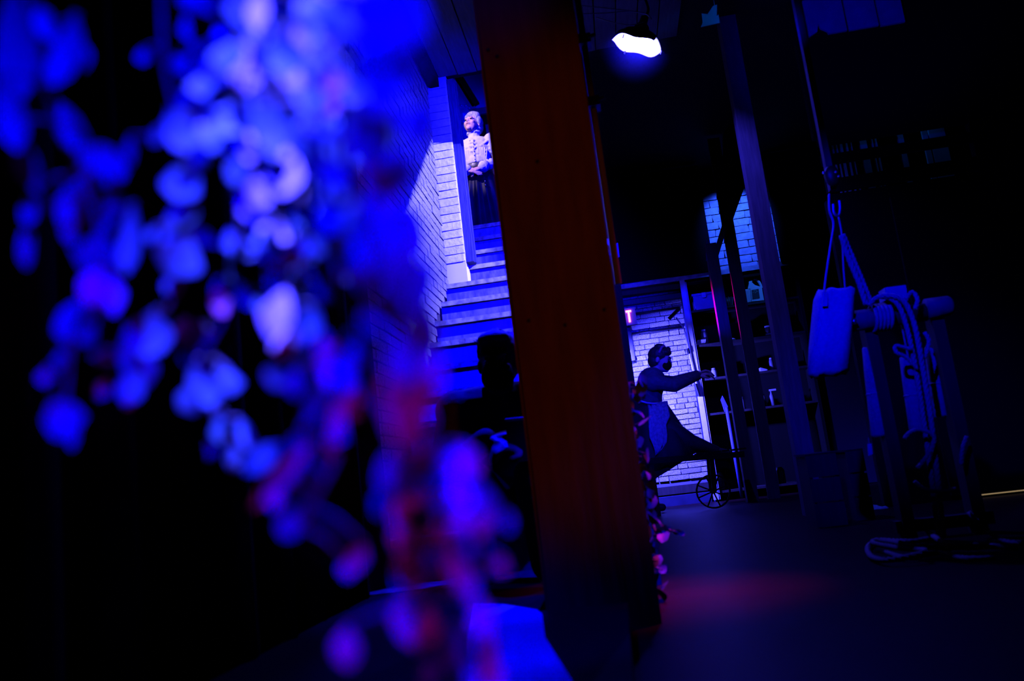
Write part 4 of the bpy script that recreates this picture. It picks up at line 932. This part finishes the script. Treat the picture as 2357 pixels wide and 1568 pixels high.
VINES = {
 'a': ([(612, -60), (602, 80), (600, 220), (615, 360), (632, 480), (650, 600), (672, 720), (690, 800)], .46, 'brightest blossoming vine hanging left of centre, thick with pale petals'),
 'b': ([(60, -60), (85, 120), (130, 280), (190, 420), (235, 560), (232, 690), (170, 780), (150, 960)], .50, 'dim leafy vine nearest the left edge of the picture'),
 'c': ([(370, -60), (380, 150), (420, 330), (425, 500), (420, 640), (330, 800), (310, 900)], .52, 'dim leafy vine between the left-edge vine and the bright blossoming one'),
 'd': ([(470, -60), (460, 80), (500, 200), (560, 330), (545, 560), (530, 700), (465, 850), (510, 1000)], .54, 'thin vine with small leaves just left of the bright blossoming vine'),
 'e': ([(860, -60), (800, 60), (730, 160), (700, 270), (750, 400), (770, 560), (790, 780), (800, 900), (780, 1040), (690, 1210)], .42, 'leafy vine hanging right of the bright blossoming vine'),
 'f': ([(960, -60), (930, 60), (890, 260), (880, 450), (915, 600), (945, 720), (965, 880), (945, 1000)], .30, 'nearest and blurriest vine crossing the brick wall'),
 'g': ([(945, 1000), (985, 1110), (1060, 1200), (1075, 1300), (1095, 1420), (1125, 1580)], .40, 'vine trailing down beside the pale board, tinged purple'),
}
L_ = []   # (x, y, long, wide, angle from vertical clockwise deg, kind, vine)
def lf(*rows):
    for r in rows: L_.append(r)
lf((40,110,230,80,0,'l','b'),(105,55,80,45,-25,'l','b'),(158,120,170,75,5,'l','b'),(190,130,60,30,0,'l','b'),(60,370,150,45,-20,'l','b'),(30,260,160,60,-10,'l','b'),
 (175,320,180,60,-25,'l','b'),(240,370,110,60,-60,'l','b'),(205,480,210,110,10,'l','b'),(270,440,150,40,-5,'l','b'),(305,550,160,50,-10,'l','b'),(65,560,100,32,5,'l','b'),(70,480,70,40,0,'l','b'),
 (230,590,110,90,0,'l','b'),(215,660,80,55,15,'p','b'),(262,680,85,50,-10,'p','b'),(165,735,100,65,5,'l','b'),(205,770,50,40,40,'l','b'),(140,830,48,36,-20,'l','b'),(110,865,40,35,0,'r','b'),(150,965,75,85,80,'l','b'),(175,1000,60,30,0,'l','b'),(330,130,34,28,0,'l','c'))
lf((410,300,110,60,-30,'l','c'),(365,310,45,30,30,'l','c'),(300,345,60,26,-10,'l','c'),(460,375,90,55,5,'l','c'),(425,420,80,90,20,'l','c'),(445,450,50,40,40,'l','c'),(420,520,160,80,0,'l','c'),(470,545,70,28,-60,'l','c'),
 (415,590,90,90,30,'l','c'),(410,650,70,50,20,'l','c'),(350,540,36,34,0,'l','c'),(345,770,95,90,10,'l','c'),(300,815,60,100,85,'l','c'),(325,845,90,60,-10,'l','c'),(305,890,70,55,20,'l','c'),(240,898,45,40,0,'r','c'),(300,915,50,34,0,'r','c'),(250,820,40,60,0,'l','c'))
lf((455,60,80,70,0,'l','d'),(442,5,40,60,0,'l','d'),(450,150,70,70,30,'l','d'),(475,195,44,34,0,'p','d'),(515,205,40,36,30,'p','d'),(505,80,40,34,0,'p','d'),(522,102,36,30,-30,'p','d'),(470,100,60,60,40,'l','d'),(500,160,80,80,0,'l','d'),(410,145,40,40,0,'l','d'),
 (545,320,90,70,-20,'l','d'),(540,270,90,90,0,'l','d'),(550,600,100,40,10,'l','d'),(540,560,50,60,60,'l','d'),(575,585,40,26,70,'l','d'),(500,665,40,22,0,'l','d'),(508,695,34,62,85,'r','d'),(565,680,60,40,-30,'l','d'),(590,700,50,26,-40,'l','d'),(455,800,120,75,-15,'l','d'),(475,880,100,90,-20,'l','d'),(440,920,60,60,0,'l','d'),(514,853,38,32,0,'l','d'),(530,880,50,50,0,'l','d'),(430,760,60,60,0,'l','d'),(500,1000,100,30,15,'l','d'),(565,1000,70,32,-20,'l','d'),(540,1055,36,60,80,'l','d'))
lf((598,25,90,48,5,'p','a'),(575,75,70,36,0,'p','a'),(570,150,110,66,5,'p','a'),(600,105,130,60,10,'l','a'),(560,20,90,70,0,'l','a'),(640,210,110,56,45,'p','a'),(668,190,80,60,20,'p','a'),(640,60,90,90,0,'l','a'),(530,130,80,80,0,'l','a'),(610,180,120,70,0,'l','a'),
 (695,100,70,38,-15,'p','a'),(730,88,36,60,80,'l','a'),(660,130,90,90,0,'l','a'),(600,260,90,90,20,'l','a'),(630,305,80,110,80,'l','a'),(585,335,80,66,10,'p','a'),(560,300,70,80,0,'l','a'),(655,395,110,76,0,'p','a'),(668,440,60,60,30,'p','a'),(600,445,56,66,60,'p','a'),(553,420,72,28,-15,'p','a'),(570,470,80,36,-15,'p','a'),(545,390,60,40,10,'l','a'),
 (600,505,90,34,-45,'p','a'),(645,535,100,36,-60,'p','a'),(700,555,80,40,-65,'p','a'),(680,590,60,56,20,'p','a'),(645,620,60,56,0,'p','a'),(660,650,90,80,0,'l','a'),(700,650,110,50,-15,'l','a'),(745,675,50,36,-40,'l','a'),(640,720,110,60,15,'p','a'),(690,765,60,48,20,'p','a'),(655,790,70,50,0,'p','a'),(690,710,100,70,0,'l','a'),(720,740,70,40,0,'l','a'),(620,560,80,60,0,'l','a'),(590,550,60,50,0,'l','a'),(730,565,50,30,-50,'l','a'))
lf((740,10,50,60,60,'p','e'),(720,20,80,70,0,'l','e'),(800,50,80,60,40,'l','e'),(770,25,60,60,0,'l','e'),(780,140,60,44,0,'l','e'),(792,175,40,30,0,'l','e'),(755,235,70,46,20,'r','e'),(765,190,50,50,0,'r','e'),(735,140,80,70,-20,'l','e'),(700,265,60,50,10,'l','e'),(720,215,80,70,30,'l','e'),(745,300,60,60,0,'l','e'),(700,330,60,70,60,'l','e'),
 (720,390,60,80,80,'l','e'),(760,400,60,90,40,'l','e'),(760,500,60,90,80,'l','e'),(800,560,70,80,30,'l','e'),(770,440,60,60,0,'l','e'),(820,500,80,70,0,'l','e'),(790,330,90,90,0,'l','e'),(830,280,90,80,0,'l','e'),(760,825,60,110,85,'p','e'),(810,850,110,50,-5,'l','e'),(800,910,90,55,10,'r','e'),(790,960,110,66,15,'r','e'),(770,1010,90,40,10,'r','e'),(720,935,40,115,-60,'l','e'),(640,870,40,60,30,'l','e'),(680,880,60,40,0,'l','e'),(760,880,60,36,30,'l','e'),(820,800,32,30,0,'l','e'),
 (655,1090,190,44,42,'r','e'),(610,1055,90,50,50,'l','e'),(690,1020,80,36,35,'l','e'),(630,1140,60,36,0,'r','e'),(670,1205,60,48,25,'l','e'),(820,1285,70,46,30,'r','e'),(800,1310,40,36,0,'r','e'))
lf((850,45,100,130,70,'p','f'),(935,40,120,90,10,'p','f'),(900,110,110,110,0,'l','f'),(860,150,120,90,0,'l','f'),(930,150,110,70,10,'l','f'),(880,200,120,90,0,'l','f'),(850,340,110,90,20,'l','f'),(860,425,50,80,70,'r','f'),(885,455,30,28,0,'p','f'),(868,362,30,28,0,'p','f'),(905,500,24,40,0,'p','f'),(890,540,180,80,-10,'l','f'),(930,640,200,110,-10,'l','f'),(910,400,120,90,10,'l','f'),(960,760,170,80,-5,'l','f'),(880,720,90,80,0,'l','f'),(940,560,120,80,10,'l','f'),(970,870,190,80,10,'r','f'),(940,960,150,90,5,'r','f'),(925,830,110,80,0,'l','f'),(900,900,90,50,20,'r','f'),(985,640,110,60,0,'l','f'))
lf((905,1085,95,70,0,'l','g'),(880,1155,75,42,-15,'l','g'),(925,1120,60,50,20,'l','g'),(1060,1075,100,80,10,'p','g'),(1078,1060,80,60,-20,'p','g'),(1055,1145,80,66,0,'p','g'),(1062,1200,46,44,0,'p','g'),(1095,1150,90,50,0,'l','g'),(1122,1165,90,40,-10,'l','g'),(1112,1205,70,40,15,'r','g'),(1168,1200,24,46,80,'l','g'),
 (985,1095,150,90,15,'r','g'),(940,1180,110,90,0,'r','g'),(940,1235,90,80,10,'r','g'),(1005,1160,60,40,60,'l','g'),(1010,1235,70,60,0,'r','g'),(1075,1268,44,30,0,'l','g'),(1050,1310,120,40,-25,'r','g'),(1080,1345,90,40,-10,'r','g'),(1005,1280,60,50,0,'l','g'),(950,1310,110,80,0,'r','g'),(945,1420,130,80,-15,'r','g'),(985,1440,80,50,0,'r','g'),(1110,1420,80,50,-10,'r','g'),(1065,1365,40,40,0,'r','g'),(1050,1490,100,44,0,'l','g'),(1025,1510,60,36,50,'l','g'),(992,1545,60,46,20,'l','g'),(1080,1535,90,30,5,'l','g'),(1118,1480,110,44,-15,'r','g'),(1130,1550,90,50,-20,'r','g'),(1150,1300,34,40,30,'r','g'),(1003,1378,28,20,0,'l','g'),(800,1490,90,60,0,'r','g'))
rnd = random.Random(3)
for k in range(46): lf((rnd.uniform(430, 900), rnd.uniform(-20, 340), rnd.uniform(60, 120), rnd.uniform(50, 90), rnd.uniform(-70, 70), 'l', 'dae'[k % 3], .07))
for k in range(16): lf((rnd.uniform(835, 990), rnd.uniform(250, 900), rnd.uniform(80, 150), rnd.uniform(60, 100), rnd.uniform(-50, 50), 'l', 'f', .07))
for k in range(14): lf((rnd.uniform(690, 830), rnd.uniform(340, 620), rnd.uniform(60, 110), rnd.uniform(50, 80), rnd.uniform(-70, 70), 'l', 'e', .07))
for key, (path, dd, lab) in VINES.items():
    C_ = spline([aD(x, y, dd) for x, y in path], 6); vt = empty('hanging_vine', C_[0], lab, 'vine', 'blurred vines in the foreground')
    stem = MB().tube(C_, .0013, 6); cnt = 0
    for (x, y, ln, wd_, an, kd, vk, *dz) in L_:
        if vk != key: continue
        d = dd+rnd.uniform(-.035, .035)+(dz[0] if dz else 0); c_ = aD(x, y, d); k = d/FPX
        ml, mw = ln*k*1.12, wd_*k*1.25; a_ = math.radians(an)
        upv = UP*math.cos(a_)+RT*math.sin(a_); sd_ = RT*math.cos(a_)-UP*math.sin(a_); nrm = -FW
        tl = Euler((rnd.uniform(-.45, .15), rnd.uniform(-.35, .35), 0)).to_matrix()
        base = Matrix((sd_, upv, sd_.cross(upv))).transposed() @ tl
        me = LV[kd][cnt % len(LV[kd])]; cnt += 1
        o = link('petal' if kd == 'p' else 'leaf', me, None, vt)
        mw_ = (base @ Matrix.Diagonal((mw, ml, (mw+ml)/2))).to_4x4(); mw_.translation = c_
        o.matrix_parent_inverse = Matrix.Translation(-vt.location); o.matrix_basis = mw_
        q = c_+base @ Vector((0, ml*.5, 0)); s_ = min(C_, key=lambda p: (p-q).length)
        stem.tube([s_, s_.lerp(q, .5)+Vector((0, 0, .003)), q], [.0014, .0011, .0008], 5)
    stem.build('stem', M_stem, vt, True)
# ivy garland down the far side of the post
path = [(1462, 880), (1466, 980), (1480, 1060), (1495, 1120), (1500, 1200), (1510, 1290), (1520, 1370), (1530, 1450)]
C_ = spline([aY(x-14, y, 2.78) for x, y in path], 6); vt = empty('ivy_garland', C_[0], 'small-leaved ivy garland running down the right edge of the post', 'vine')
stem = MB().tube(C_, .003, 6); bm = MB()
for k in range(64):
    t = k/63; b_ = C_[min(len(C_)-1, int(t*(len(C_)-1)))]; c_ = b_+Vector((rnd.uniform(-.01, .055), rnd.uniform(-.03, .03), rnd.uniform(-.02, .02)))
    s_ = rnd.uniform(.030, .052); o = link('leaf', LV['l'][k % 5], None, vt); mw_ = (Euler((rnd.uniform(.4, 2.0), rnd.uniform(-.6, .6), rnd.uniform(0, 6.3))).to_matrix() @ Matrix.Diagonal((s_, s_*1.2, s_))).to_4x4(); mw_.translation = c_
    o.matrix_parent_inverse = Matrix.Translation(-vt.location); o.matrix_basis = mw_
    stem.tube([b_, c_], .0012, 5)
P_ = spline([aY(x, y, 2.78) for x, y in [(1508, 1195), (1530, 1215), (1548, 1222), (1570, 1228)]], 4); stem.tube(P_, .002, 5)
for k, p in enumerate(P_[::2]):
    o = link('leaf', LV['l'][k % 5], None, vt); mw_ = (Euler((1.2, .3*k, k*1.1)).to_matrix() @ Matrix.Diagonal((.022, .03, .02))).to_4x4(); mw_.translation = p; o.matrix_parent_inverse = Matrix.Translation(-vt.location); o.matrix_basis = mw_
stem.build('stem', M_stem, vt, True)
